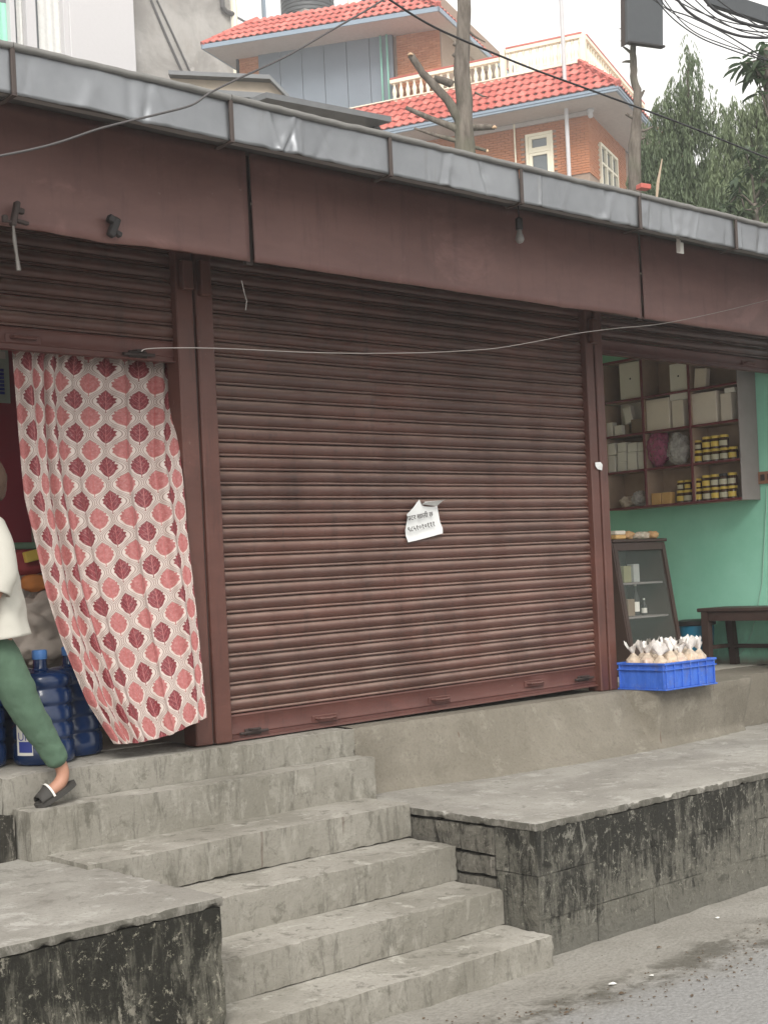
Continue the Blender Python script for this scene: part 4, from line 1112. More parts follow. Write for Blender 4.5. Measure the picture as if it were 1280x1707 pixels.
fab = n.noise(n.scale(uvs, (160, 220, 1)), 1.0, 3)
dark = n.mix(n.ramp(n.noise(uvs, 50, 3), .3, .7), (.125, .010, .018), (.20, .022, .030)); pink = n.mix(n.ramp(n.noise(uvs, 60, 3), .3, .7), (.30, .085, .082), (.40, .145, .138))
lc = n.mix(inD, pink, dark); lc = n.mix(n.mul(n.ramp(n.noise(n.scale(uvs, (1, 1, 1)), 95, 4, .7), .5, .7), .30), lc, (.62, .42, .39)); lc = n.mix(n.mul(vein, .55), lc, n.mix(inD, (.40, .08, .08), (.50, .20, .19)))
basec = n.mix(n.mul(fab, .4), (.57, .49, .445), (.46, .39, .355))
l1 = n.ramp(n.mth('ABSOLUTE', n.sub(aed, .0045)), .0026, .0012); l2 = n.ramp(n.mth('ABSOLUTE', n.sub(aed, .0165)), .0034, .0014)
ring = n.ramp(aed, .0175, .0155)
c = n.mix(n.mul(ring, .50), basec, (.42, .34, .305)); c = n.mix(n.mul(n.mth('MAXIMUM', l1, l2), .85), c, (.20, .14, .125))
c = n.mix(n.mul(n.mth('MAXIMUM', leaf, stem), n.ramp(aed, .0175, .0195)), c, lc)
M['curtain_print'] = n.fin(c, n.add(.48, n.mul(fab, .2)), 0, n.bump(fab, .15, .003), spec=.45)

CY = 5.76
def hang_f(u, f): return CY-.02-(.27+.11*u)*max(0, min(1, f))**(1.25-.60*u)      # the hem blows out over the sill, first at the post side
def hang_y(v, u=0.0): return hang_f(u, (v-600)/640)
Lp = [pix(u, v, y=hang_y(v)) for u, v in ((20, 584), (30, 720), (42, 830), (58, 900), (78, 990), (104, 1070), (146, 1170), (190, 1240))]
Rp = [pix(u, v, y=hang_y(v, 1.0)) for u, v in ((298, 606), (297, 760), (308, 880), (321, 1000), (333, 1100), (341, 1196))]
def along(P_, z):
    if z >= P_[0].z: return P_[0].x
    for a, b in zip(P_, P_[1:]):
        if b.z <= z <= a.z:
            f = (a.z-z)/(a.z-b.z); return a.x+(b.x-a.x)*f
    return P_[-1].x
Zt, ZbL, ZbR = 2.835, Lp[-1].z, Rp[-1].z
CLW = 1.30
folds = [(.045, .026, .034), (.125, .030, .046), (.215, .026, .042), (.31, .026, .020), (.62, .035, .016), (.885, .024, .026), (.96, .016, .012)]
NU, NV = 220, 70
def dens(u):      # how tightly the cloth is bunched across its hung width
    return 1+1.9*math.exp(-((u-.13)/.13)**2)+1.3*math.exp(-((u-.95)/.06)**2)
cum = [0.0]
for i in range(NU): cum.append(cum[-1]+dens((i+.5)/NU))
cum = [c_/cum[-1] for c_ in cum]
def cur(u, v):
    hang = u+.0
    zb = ZbL+(ZbR-ZbL)*min(1, u*1.0)+(-.035*math.sin(u*math.pi) if True else 0)
    z = Zt+(zb-Zt)*v
    xl, xr = along(Lp, z), along(Rp, z)
    x = xl+(xr-xl)*hang
    y = hang_f(u**1.5, v)
    amp = 1.0-.25*v
    for c0, wd, am in folds:
        cc = c0+.02*math.sin(v*3+c0*20)
        d = (u-cc)/wd
        y -= am*1.15*amp*math.exp(-d*d)
        x += .35*wd*(xr-xl)*math.sin(d*1.6)*math.exp(-d*d*.7)
    y += .010*math.sin(u*46+v*2.0)*(.5+.5*math.exp(-v*6)) + .012*noise.noise(Vector((u*5, v*4, 2)))
    if v < .04: y += .010*math.sin(u*120)
    return (x, y, z)
ct = thing('curtain', 'cream doorway curtain printed with red and pink leaves in an ogee pattern', 'curtain', (3.4, CY, 1.0))
q = MB()
q.grid(cur, NU, NV, lambda u, v: (cum[int(round(u*NU))]*CLW+.05, -v*1.86+.085))
q.build('cloth', M['curtain_print'], ct, smooth=True, recalc=False)
q = MB(); q.tube([(.6, CY, 2.845), (3.755, CY, 2.845)], .012, 8); q.build('curtain_rail', M['black_metal'], ct, smooth=True, angle=60)
q = MB(); q.tube([(2.4, 5.70, .955), (3.74, 5.70, .955)], .004, 5); q.bm.free()

# water jugs
def jug_profile():
    r = .137; pr = [(.06, 0), (r-.012, .004), (r-.002, .018), (r, .04)]
    z = .05
    for k in range(4):
        pr += [(r, z), (r, z+.045), (r-.009, z+.053), (r-.009, z+.063), (r, z+.071)]; z += .076
    pr += [(r, z+.020), (r-.004, z+.036), (r-.020, z+.052), (r-.060, z+.060), (.038, z+.064), (.031, z+.074), (.030, z+.128)]
    return pr, z+.112
def jug(loc, label, capm='cap_blue', rz=0, lean=0):
    t = thing('water_jug', label, 'water jug', loc, 'large blue water jugs inside the curtained doorway')
    pr, zc = jug_profile()
    q = MB(); q.lathe(pr, loc, 32); q.build('jug_body', M['jug_blue'], t, smooth=True, angle=50)
    q = MB(); q.lathe([(.032, zc), (.034, zc+.004), (.034, zc+.036), (.030, zc+.042), (.012, zc+.043)], loc, 16); q.build('cap', M[capm], t, smooth=True, angle=40)
    return t, zc
jA, zc = jug((3.005, 5.735, .9495), 'blue water jug with a white and blue label, behind the walking leg')
jug((3.235, 5.885, .9495), 'blue water jug tucked against the curtain edge, light blue cap')
jug((2.735, 5.86, .9495), 'blue water jug at the left frame edge, left of the labelled jug')
jug((3.04, 6.08, .9495), 'dark capped water jug standing behind the labelled jug', 'jug_blue')
# label on the first jug, wrapped on the cylinder facing the street
q = MB(); a0 = math.atan2(-.80, -.60)-.50
def lab(u, v, r=.1385): a = a0+(-.30+.62*u); return (3.005+r*math.cos(a), 5.735+r*math.sin(a), .9495+.048+.135*v)
q.grid(lambda u, v: lab(u, v), 10, 1); lb = q.build('label', M['carton_white'], jA, recalc=False)
q = MB(); q.grid(lambda u, v: lab(.16+.80*u, .10+.36*v, .1392), 10, 1); q.build('label_band', M['label_blue'], jA, recalc=False)
def curl_text(body, size, parent, mat, zoff, u_off, name='lettering'):
    """letters laid on the curved label"""
    cu = bpy.data.curves.new('t', 'FONT'); cu.body = body; cu.size = size; tmp = bpy.data.objects.new('t', cu); col.objects.link(tmp)
    dg = bpy.context.evaluated_depsgraph_get(); me = bpy.data.meshes.new_from_object(tmp.evaluated_get(dg)); bpy.data.objects.remove(tmp)
    for v in me.vertices:
        a = a0-.30+(v.co.x+u_off)/.1396; z = v.co.y
        v.co = Vector((3.005+.1398*math.cos(a), 5.735+.1398*math.sin(a), .9495+zoff+z))
    me.transform(Matrix.Translation(-wloc(parent))); me.materials.clear(); me.materials.append(mat)
    o = bpy.data.objects.new(name, me); col.objects.link(o); o.parent = parent; return o
curl_text('UP', .052, jA, M['label_blue'], .115, .010)

# goods stacked deeper in the left shop
def lump(name, label, cat, c, size, mat, seed, amp=.12, group=None, n_=18):
    q = MB(); c = Vector(c)
    def f(u, v):
        a = u*2*math.pi; e = (v-.5)*math.pi
        d = Vector((math.cos(e)*math.cos(a), math.cos(e)*math.sin(a), math.sin(e)))
        d2 = Vector((abs(d.x)**.75*(1 if d.x >= 0 else -1), abs(d.y)**.75*(1 if d.y >= 0 else -1), abs(d.z)**.75*(1 if d.z >= 0 else -1)))
        k = 1+amp*noise.noise(d*1.8+Vector((seed*3.3, 0, 0)))+amp*.7*noise.noise(d*4+Vector((seed, 5, 0)))+amp*.35*noise.noise(d*9+Vector((seed, 5, 8)))
        return c+Vector((d2.x*size[0]*k, d2.y*size[1]*k, d2.z*size[2]*k))
    q.grid(f, n_*2, n_); bmesh.ops.remove_doubles(q.bm, verts=q.bm.verts[:], dist=1e-4)
    return tag(q.build(name, mat, loc=(c.x, c.y, c.z-size[2]), smooth=True), label, cat, group)
lump('sack', 'large crumpled grey brown plastic sack piled behind the water jugs', 'sack', pix(70, 1045, y=6.62)+Vector((0, 0, -.02)), (.30, .20, .20), M['sack_fabric'], 3, .34, n_=44)
lump('sack', 'smaller crumpled grey sack on top of the large one beside the curtain', 'sack', pix(72, 985, y=6.70), (.20, .14, .12), M['sack_fabric'], 14, .34, n_=36)
lump('bundle', 'orange cloth bundle lying on the crumpled sack beside the curtain', 'bundle', pix(58, 972, y=6.50), (.070, .05, .045), M['cloth_orange'], 5)
lump('bundle', 'red cloth bundle on the heap behind the walking person', 'bundle', pix(46, 938, y=6.56), (.11, .07, .065), M['cloth_red'], 7)
p = pix(56, 926, y=6.47); b = MB(); b.cbox(p, (.10, .03, .055), .004, ry=R(-12)); tag(b.build('packet', M['jar_yellow'], loc=p), 'small dull yellow packet lying over the red bundle', 'packet')
p = pix(46, 910, y=6.9); b = MB(); b.cbox(p, (.30, .10, .035), .006); tag(b.build('tray', M['cloth_green'], loc=p), 'pale green tray resting over the red bundle by the curtain', 'tray')
b = MB(); b.box((2.0, 6.45, .951), (3.6, 7.15, 1.18), .01); tag(b.build('low_counter', M['dark_wood'], loc=(2.8, 6.8, .951)), 'low dark wooden counter behind the jugs in the left shop', 'counter')
# calendar on the maroon wall
cal = thing('wall_calendar', 'pale green wall calendar with a dark blue column of figures, left of the curtain', 'calendar', pix(2, 630, y=7.17))
a, b_ = pix(-70, 575, y=7.17), pix(18.5, 672, y=7.17)
q = MB(); q.box((a.x, 7.172, b_.z), (b_.x, 7.180, a.z)); q.build('sheet', M['label_pale'] if 'label_pale' in M else plain('label_pale', (.42, .50, .44), .8, 0, .08), cal)
for i in range(7):
    for j in range(3):
        q = MB(); xx = pix(4, 640, y=7.17).x-.055*j*2.2; zz = pix(4, 655-i*6.3, y=7.17).z
        q.box((xx-.022, 7.165, zz-.008), (xx+.012, 7.1705, zz+.008)); q.build('figure', M['label_blue'], cal)
q = MB(); q.box((a.x, 7.166, pix(4, 598, y=7.17).z), (b_.x-.02, 7.1705, pix(4, 586, y=7.17).z)); q.build('heading', M['white_plastic'], cal)

# ------------------------------------------------------------------ the person walking out of the left edge
pe = thing('person', 'person in cream top, green trousers and dark slip-on sandals walking left past the water jugs', 'person', (2.62, 5.42, .81))
def skin(name, verts, edges, radii, mat, parent, root=0, sub=2, smooth_it=0):
    me = bpy.data.meshes.new(name); me.from_pydata([Vector(v)-wloc(parent) for v in verts], edges, []); me.materials.append(mat)
    o = bpy.data.objects.new(name, me); col.objects.link(o); o.parent = parent
    md = o.modifiers.new('skin', 'SKIN'); md.use_smooth_shade = True; md.branch_smoothing = .6
    for i, r in enumerate(radii): me.skin_vertices[0].data[i].radius = r if hasattr(r, '__len__') else (r, r)
    me.skin_vertices[0].data[root].use_root = True
    s = o.modifiers.new('sub', 'SUBSURF'); s.levels = sub; s.render_levels = sub
    return o
# body: pelvis root, legs, spine, neck, head, arms, feet
Vb = [(2.615, 5.43, 1.545), (2.60, 5.43, 1.75), (2.590, 5.43, 1.95), (2.595, 5.43, 2.055), (2.605, 5.43, 2.11),
      (2.63, 5.37, 1.50), (2.725, 5.375, 1.225), (2.905, 5.375, .955), (2.895, 5.375, .905), (2.80, 5.375, .845),      # rear leg, near side
      (2.605, 5.50, 1.50), (2.40, 5.52, 1.28), (2.27, 5.54, 1.035), (2.26, 5.54, .99), (2.16, 5.54, .975),             # front leg
      (2.585, 5.30, 2.00), (2.60, 5.235, 1.79), (2.50, 5.23, 1.62), (2.585, 5.56, 2.00), (2.52, 5.62, 1.80), (2.42, 5.60, 1.66)]
Eb = [(0, 1), (1, 2), (2, 3), (3, 4), (0, 5), (5, 6), (6, 7), (7, 8), (8, 9), (0, 10), (10, 11), (11, 12), (12, 13), (13, 14), (2, 15), (15, 16), (16, 17), (2, 18), (18, 19), (19, 20)]
Rb = [.095, .09, .095, .045, .045, .075, .05, .030, .032, .024, .075, .05, .030, .032, .024, .045, .034, .026, .045, .034, .026]
skin('body', Vb, Eb, Rb, M['skin'], pe)
# head with face turned left (-x)
hc = Vector((2.622, 5.43, 2.185))
q = MB()
def headf(u, v):
    a = u*2*math.pi; e = (v-.5)*math.pi
    d = Vector((math.cos(e)*math.cos(a), math.cos(e)*math.sin(a), math.sin(e)))
    p = Vector((d.x*.092, d.y*.072, d.z*.105))
    if d.x < 0:
        if -.45 < d.z < .0: p.x -= .016*math.exp(-(d.y/.16)**2)*math.exp(-((d.z+.2)/.2)**2)    # nose
        p.x -= .006*math.exp(-(d.y/.3)**2)*math.exp(-((d.z+.62)/.14)**2)                        # lips and chin
        p.x += .008*(math.exp(-((d.y-.38)/.16)**2)+math.exp(-((d.y+.38)/.16)**2))*math.exp(-((d.z-.05)/.14)**2)  # eye sockets
    if d.z < -.3: p.y *= 1+.35*(d.z+.3); p.x -= .010*(-d.z-.3)
    return hc+p
q.grid(headf, 40, 28); bmesh.ops.remove_doubles(q.bm, verts=q.bm.verts[:], dist=1e-5); q.build('head', M['skin'], pe, smooth=True)
for s_ in (-1, 1):
    q = MB(); q.lathe([(.004, -.030), (.018, -.02), (.022, 0), (.018, .02), (.006, .028)], hc+Vector((.012, s_*.075, -.01)), 10, 1, .45); q.build('ear', M['skin'], pe, smooth=True)
    q = MB(); q.lathe([(.001, -.010), (.008, -.006), (.010, 0), (.008, .006), (.001, .010)], hc+Vector((-.078, s_*.028, .006)), 10); q.build('eye', M['ink'], pe, smooth=True)
q = MB()
def hairf(u, v):
    a = (u-.5)*2*math.pi*.74; e = -.72+v*(math.pi/2+.72)
    d = Vector((math.cos(e)*math.cos(a), math.cos(e)*math.sin(a), math.sin(e)))
    if d.x < -.2 and d.z < .45: d = Vector((d.x, d.y, d.z))
    k = 1.09+.05*noise.noise(d*7)+.03*noise.noise(d*22)
    return hc+Vector((d.x*.095*k, d.y*.076*k, d.z*.110*k+.002))
q.grid(hairf, 48, 22); o = q.build('hair', M['hair'], pe, smooth=True)
md = o.modifiers.new('t', 'SOLIDIFY'); md.thickness = .012
# shirt: one loose garment with sleeves
def ring_cloth(rings, name, mat, parent, n_=36, amp=.006, seed=0, close=False, th=.004):
    """rings: (centre, rx, ry, tilt) ellipses in a plane set by the ring's own axis"""
    q = MB(); V = []
    for i, (c_, rx, ry, ax) in enumerate(rings):
        c_ = Vector(c_); ax = Vector(ax).normalized()
        s_ = Vector((1, 0, 0)); s_ = (s_-ax*s_.dot(ax)).normalized(); t_ = ax.cross(s_)
        row = []
        for k in range(n_):
            a = 2*math.pi*k/n_; p = c_+s_*rx*math.cos(a)+t_*ry*math.sin(a)
            w_ = noise.noise(Vector((p.x*7, p.y*7, p.z*9+seed)))*amp+noise.noise(Vector((p.x*16, p.y*16, p.z*24+seed)))*amp*.6
            row.append(q.bm.verts.new(p+(p-c_).normalized()*w_))
        V.append(row)
    for i in range(len(V)-1):
        for k in range(n_): q.bm.faces.new((V[i][k], V[i][(k+1) % n_], V[i+1][(k+1) % n_], V[i+1][k]))
    o = q.build(name, mat, parent, smooth=True)
    s_ = o.modifiers.new('sub', 'SUBSURF'); s_.levels = 1; s_.render_levels = 1
    md = o.modifiers.new('t', 'SOLIDIFY'); md.thickness = th; md.offset = 1
    return o
def dense(rings, k=4):
    out = []
    for a, b in zip(rings, rings[1:]):
        for i in range(k):
            f = i/k; f = f
            out.append((Vector(a[0]).lerp(Vector(b[0]), f), a[1]+(b[1]-a[1])*f, a[2]+(b[2]-a[2])*f, Vector(a[3]).lerp(Vector(b[3]), f)))
    return out+[rings[-1]]
ring_cloth(dense([((2.632, 5.43, 1.535), .150, .185, (-.1, 0, 1)), ((2.618, 5.43, 1.66), .140, .178, (-.06, 0, 1)), ((2.605, 5.43, 1.80), .128, .172, (-.05, 0, 1)), ((2.592, 5.43, 1.94), .112, .176, (-.06, 0, 1)), ((2.586, 5.43, 2.01), .095, .165, (-.08, 0, 1)), ((2.578, 5.43, 2.050), .072, .110, (-.1, 0, 1)), ((2.572, 5.43, 2.075), .055, .062, (-.12, 0, 1))], 6), 'shirt', M['shirt_cream'], pe, 56, .014, 1)
ring_cloth(dense([((2.588, 5.33, 1.985), .075, .070, (0, .7, .7)), ((2.592, 5.265, 1.90), .068, .066, (0, .45, .9)), ((2.598, 5.235, 1.79), .058, .058, (0, .1, 1)), ((2.57, 5.232, 1.72), .050, .052, (.4, 0, 1))], 4), 'sleeve', M['shirt_cream'], pe, 24, .006, 3)
ring_cloth(dense([((2.588, 5.53, 1.985), .075, .070, (0, -.7, .7)), ((2.57, 5.59, 1.90), .068, .066, (.2, -.45, .9)), ((2.525, 5.62, 1.80), .058, .058, (.3, -.1, 1))], 4), 'sleeve', M['shirt_cream'], pe, 24, .006, 4)
# trousers: seat and two legs
tr = [(2.62, 5.43, 1.60), (2.622, 5.43, 1.53), (2.645, 5.365, 1.47), (2.69, 5.37, 1.34), (2.737, 5.372, 1.235), (2.80, 5.374, 1.13), (2.862, 5.375, 1.025), (2.893, 5.375, .975), (2.60, 5.495, 1.47), (2.50, 5.51, 1.38), (2.40, 5.52, 1.28), (2.33, 5.53, 1.15), (2.275, 5.54, 1.06)]
skin('trousers', tr, [(0, 1), (1, 2), (2, 3), (3, 4), (4, 5), (5, 6), (6, 7), (1, 8), (8, 9), (9, 10), (10, 11), (11, 12)], [.115, .118, .098, .084, .074, .064, .054, .050, .098, .088, .080, .068, .056], M['trouser_green'], pe)
o = [q for q in bpy.data.objects if q.name.startswith('trousers')][0]
o.modifiers['sub'].levels = 4; o.modifiers['sub'].render_levels = 4
tx = bpy.data.textures.new('crease', 'CLOUDS'); tx.noise_scale = .085; tx.noise_depth = 3
md = o.modifiers.new('fold', 'DISPLACE'); md.texture = tx; md.strength = .017; md.mid_level = .5; md.texture_coords = 'GLOBAL'
# slip-on sandals: sole, strap over the instep
def sandal(heel, toe, name, foot_mid):
    heel, toe = Vector(heel), Vector(toe); t_ = part_empty('sandal', pe, heel)
    d = toe-heel; L_ = d.length; X = d.normalized(); Y = Vector((0, 1, 0)); Z = X.cross(Y).normalized()
    if Z.z < 0: Z = -Z
    M4 = Matrix((X, Y, Z)).transposed().to_4x4(); M4.translation = heel
    q = MB(); top, bot = [], []
    for k in range(20):
        a = 2*math.pi*k/20; cx = L_*.5+L_*.53*math.cos(a); wy = .043*math.sin(a)*(1-.14*math.cos(a+3.14))
        top.append((cx, wy, 0)); bot.append((cx, wy, -.022))
    q.poly(top+bot, [tuple(range(20)), tuple(range(39, 19, -1))]+[(i, (i+1) % 20, 20+(i+1) % 20, 20+i) for i in range(20)], M4); q.build('sole', M['sandal'], t_)
    q = MB()
    def f(u, v):
        a = u*math.pi; return M4 @ Vector((L_*(.62+.30*v), .046*math.cos(a)*(1-.2*v), (.052-.024*v)*math.sin(a)))
    q.grid(f, 12, 5); oo = q.build('instep', M['sandal'], t_, smooth=True); md = oo.modifiers.new('t', 'SOLIDIFY'); md.thickness = .006
    q = MB(); q.grid(lambda u, v: M4 @ Vector((L_*(.60+.05*v), .047*math.cos(u*math.pi), .055*math.sin(u*math.pi))), 12, 2); q.build('white_trim', M['white_plastic'], t_, smooth=True)
sandal((2.945, 5.372, .905), (2.765, 5.372, .826), 'a', None)
sandal((2.30, 5.54, .968), (2.09, 5.54, .966), 'b', None)
# hands: palm, four fingers, thumb
for (wx, wy, wz), sd_ in (((2.50, 5.23, 1.62), 1), ((2.42, 5.60, 1.66), -1)):
    vs = [(wx, wy, wz), (wx-.035, wy, wz-.05)]; es = [(0, 1)]; rs = [.021, .024]
    for i in range(4):
        b0 = len(vs); yy = wy+(i-1.5)*.017; ln = (.058, .068, .064, .05)[i]
        vs += [(wx-.048, yy, wz-.072), (wx-.070, yy, wz-.072-ln*.6), (wx-.062, yy, wz-.072-ln*1.05)]; es += [(1, b0), (b0, b0+1), (b0+1, b0+2)]; rs += [.009, .0075, .006]
    b0 = len(vs); vs += [(wx-.05, wy-.032*sd_, wz-.045), (wx-.066, wy-.036*sd_, wz-.075)]; es += [(1, b0), (b0, b0+1)]; rs += [.009, .0075]
    skin('hand', vs, es, rs, M['skin'], pe)

# ------------------------------------------------------------------ notice on the shutter
YN = 5.578
nt = thing('paper_notice', 'torn white paper notice with handwritten Nepali lines taped to the closed shutter', 'notice', pix(705, 870, y=YN))
def nz(x, y): return (660+x*90/1280, 825+y*90/1280)
outl = [(525, 110), (575, 240), (640, 275), (800, 285), (960, 270), (985, 480), (1010, 640), (1060, 790), (1060, 915), (850, 975), (650, 1030), (450, 1085), (255, 1125), (225, 980), (205, 830), (225, 640), (235, 540), (215, 465), (300, 385), (390, 290), (455, 200)]
inner = [(560, 420), (760, 420), (880, 560), (640, 620), (420, 560), (380, 760), (640, 820), (900, 760), (420, 930), (720, 930)]
q = MB(); P_ = [pix(*nz(*a), y=YN) for a in outl]
cx = sum((p.x for p in P_))/len(P_); cz = sum((p.z for p in P_))/len(P_)
rings = 7; VV = []
for k in range(rings+1):
    f = k/rings; row = []
    for p in P_:
        x, z = cx+(p.x-cx)*f, cz+(p.z-cz)*f
        y = YN-.004-.010*f*f*(.5+noise.noise(Vector((x*9, z*9, 1))))-.004*noise.noise(Vector((x*25, z*25, 4)))*f
        row.append((x, y, z))
    VV.append(row)
V = [q.bm.verts.new((cx, YN-.006, cz))]; allr = [[q.bm.verts.new(p) for p in row] for row in VV[1:]]
for i in range(len(P_)):
    q.bm.faces.new((V[0], allr[0][i], allr[0][(i+1) % len(P_)]))
    for k in range(rings-1): q.bm.faces.new((allr[k][i], allr[k+1][i], allr[k+1][(i+1) % len(P_)], allr[k][(i+1) % len(P_)]))
plain('paper', (.74, .75, .745), .85, 0, .04, 6, .1)
q.build('sheet', M['paper'], nt, smooth=True)
# the corner curling forward at the top right
q = MB(); e0, e1, e2 = pix(*nz(590, 225), y=YN-.012), pix(*nz(965, 268), y=YN-.012), pix(*nz(1100, 178), y=YN-.05)
def curl(u, v):
    a = e0.lerp(e1, u); t_ = e0.lerp(e2, u) + Vector((0, -.01, .012)); p = a.lerp(t_, v); p.y -= .022*math.sin(v*2.2); p.z += .010*math.sin(v*3.0)*u; return p
q.grid(curl, 10, 6); q.build('curled_corner', M['paper'], nt, smooth=True)
def write(body, size, at_, tilt, sx=1.0):
    cu = bpy.data.curves.new('lettering', 'FONT'); cu.body = body; cu.size = size; cu.extrude = .0004; cu.offset = .0004
    tmp = bpy.data.objects.new('t', cu); col.objects.link(tmp)
    dg = bpy.context.evaluated_depsgraph_get(); me = bpy.data.meshes.new_from_object(tmp.evaluated_get(dg)); bpy.data.objects.remove(tmp)
    me.name = 'lettering'; me.materials.clear(); me.materials.append(M['ink'])
    o = bpy.data.objects.new('lettering', me); col.objects.link(o); o.parent = nt
    p = pix(*nz(*at_), y=YN-.027); o.location = p-wloc(nt); o.rotation_euler = (R(90), R(-tilt), 0); o.scale = (sx, 1, 1)
write('सटर खाली छ', .036, (270, 612), 7.5, 1.12)
write('९८५१०१०१११', .038, (285, 880), 9, 1.0)

# ------------------------------------------------------------------ right shop: shelf, goods, case, bench, crate
XF, XW = 8.68, 8.90
Y3, Y2, Y1, Y0s = 7.05, 6.667, 6.232, 5.812
ZB, Z3, Z2, Z1, ZT = 2.178, 2.463, 2.747, 3.018, 3.33
ws = thing('wall_shelf', 'red edged wooden wall shelf with nine compartments on the green wall', 'shelf', (8.79, 6.43, ZB))
def wbox(a, b, nm, mt, bev=.003):
    q = MB(); q.box(a, b, bev); q.build(nm, M[mt], ws)
wbox((XW-.012, Y0s, ZB), (XW-.003, Y3, ZT), 'back_panel', 'shelf_back')
for z in (ZB, Z3, Z2, Z1, ZT):
    wbox((XF+.004, Y0s+.012, z-.012), (XW-.013, Y3, z), 'shelf_board', 'shelf_back')
    wbox((XF-.010, Y0s, z-.015), (XF+.003, Y3, z+.003), 'edge_strip', 'red_wood')
for y in (Y1, Y2, Y3):
    for za, zb in ((ZB, Z3), (Z3, Z2), (Z2, Z1), (Z1, ZT)):
        wbox((XF+.004, y-.006, za+.001), (XW-.013, y+.006, zb-.013), 'divider', 'shelf_back')
    wbox((XF-.012, y-.010, ZB-.015), (XF+.002, y+.010, ZT), 'edge_strip', 'red_wood')
wbox((XF-.012, Y0s-.012, ZB-.017), (XW-.003, Y0s-.001, ZT+.003), 'side_panel', 'grey_board')
def c5(x, y): return (960+x/4, 560+y/4)
def on_shelf(x, y, dx=.05): 
    p = pix(*c5(x, y), x=XF+dx); return p
def sb_z(z): return max(k for k in (ZB, Z3, Z2, Z1) if k <= z+.06)
CN = {}
def carton(l, t, r, b, depth, label, mat='carton_white', dx=.02, rest=True, tilt=0, dot=False, zbase=None, group='cartons on the wall shelf', name='carton'):
    a, c = on_shelf(l, t, dx), on_shelf(r, b, dx)
    y0, y1 = min(a.y, c.y), max(a.y, c.y); h = a.z-c.z
    z0 = sb_z(c.z) if rest and zbase is None else (zbase if zbase is not None else c.z)
    th_ = thing(name, label, 'box', ((XF+dx+depth/2), (y0+y1)/2, z0+.0008), group)
    q = MB(); M4 = Matrix.Translation((XF+dx+depth/2, (y0+y1)/2, z0+.0008)) @ Matrix.Rotation(R(tilt), 4, 'X')
    q.box((-depth/2, -(y1-y0)/2, 0), (depth/2, (y1-y0)/2, h), .003, M4); q.build('carton_body', M[mat], th_)
    q = MB(); q.box((-depth/2-.0012, -(y1-y0)/2+.003, h*.90), (-depth/2-.0004, (y1-y0)/2-.003, h*.985), 0, M4); q.build('flap', M[mat], th_)
    if dot:
        q = MB(); q.lathe([(.001, 0), (.008, .0005), (.001, .001)], (0, 0, 0), 8, 1, 1, M4 @ Matrix.Translation((-depth/2-.001, 0, h*.55)) @ Matrix.Rotation(R(-90), 4, 'Y')); q.build('stamp', M['ink'], th_)
    return z0+.0008+h
carton(283, 172, 437, 395, .10, 'large white carton with a dark dot, in the top left compartment', dot=True)
carton(618, 190, 742, 358, .10, 'white carton with a dark dot, in the top middle compartment', dot=True)
carton(775, 212, 860, 330, .05, 'leaning pale carton in the top right compartment', 'carton_pale', tilt=7)
carton(292, 440, 440, 640, .03, 'flat white carton standing at the back of the second row, left compartment', dx=.15)
carton(362, 552, 440, 640, .08, 'plain brown carton in the second row, left compartment', 'carton_brown', dx=.04)
zt_ = carton(305, 578, 355, 645, .08, 'short brown carton between a white box and the brown carton, second row', 'carton_brown', dx=.06)
carton(322, 478, 380, 580, .05, 'white carton tipped on the brown cartons, second row left', tilt=-12, zbase=zt_+.006, dx=.05)
carton(197, 562, 243, 652, .06, 'narrow white carton at the far left of the second row')
carton(250, 582, 303, 645, .06, 'low white carton beside the narrow one, second row left')
carton(462, 437, 625, 625, .14, 'big plain cream carton in the second row, middle compartment', 'carton_pale')
z9 = carton(633, 435, 718, 607, .12, 'tall cream carton beside the big one, second row middle', 'carton_pale')
carton(622, 408, 742, 433, .10, 'thin white carton lying on top of the tall cream carton', zbase=z9+.001)
carton(768, 407, 940, 595, .14, 'big cream carton in the second row, right compartment', 'carton_pale')
z8 = carton(957, 397, 1038, 573, .12, 'tall cream carton with a dark slit at the right end of the second row', 'carton_pale')
carton(985, 372, 1055, 392, .10, 'thin grey carton lying on the tall carton at the right end', zbase=z8+.001)
za = carton(203, 788, 262, 895, .07, 'tall white carton at the left end of the third row')
carton(203, 714, 262, 784, .07, 'white carton tilted on the tall one, third row left end', zbase=za+.004, tilt=-5)
for i, (l, r) in enumerate(((272, 331), (338, 402), (407, 456))):
    nm = ('second', 'third', 'fourth')[i]
    if i == 0: hs = [(832, 890), (772, 828), (712, 768)]
    else: hs = [(768, 885), (712, 764)]
    zb_ = None
    for k, (t_, b_) in enumerate(hs):
        zb_ = carton(l, t_, r, b_, .07, f'small white carton in the {nm} stack of the third row, '+('bottom' if k == 0 else ('top' if k == len(hs)-1 else 'middle'))+' one', zbase=None if k == 0 else zb_+.001, tilt=0)
# jars: yellow lid, dark contents, yellow and pale label
def jar(y, z, s, label, kind):
    rad = .036*s
    t = thing('spice_jar', label, 'jar', (XF+.055, y, z+.001), 'yellow lidded jars on the wall shelf'); h = .095*s
    q = MB(); q.lathe([(rad*.9, 0), (rad, .004), (rad, h*.68), (rad*.86, h*.76), (rad*.84, h*.80)], (XF+.055, y, z+.001), 14); q.build('jar_body', M['jar_dark'], t, smooth=True, angle=40)
    q = MB(); q.lathe([(rad*.94, h*.80), (rad*.96, h*.82), (rad*.96, h*.98), (rad*.86, h)], (XF+.055, y, z+.001), 14); q.build('lid', M['jar_yellow' if kind != 'b' else 'jar_black'], t, smooth=True, angle=40)
    q = MB(); q.grid(lambda u, v: (XF+.055-rad*1.02*math.cos((u-.5)*2.4), y+rad*1.02*math.sin((u-.5)*2.4), z+.001+h*(.16+.40*v)), 8, 1); q.build('label', M['jar_yellow' if kind == 'y' else 'jar_label'], t)
    return z+.001+h
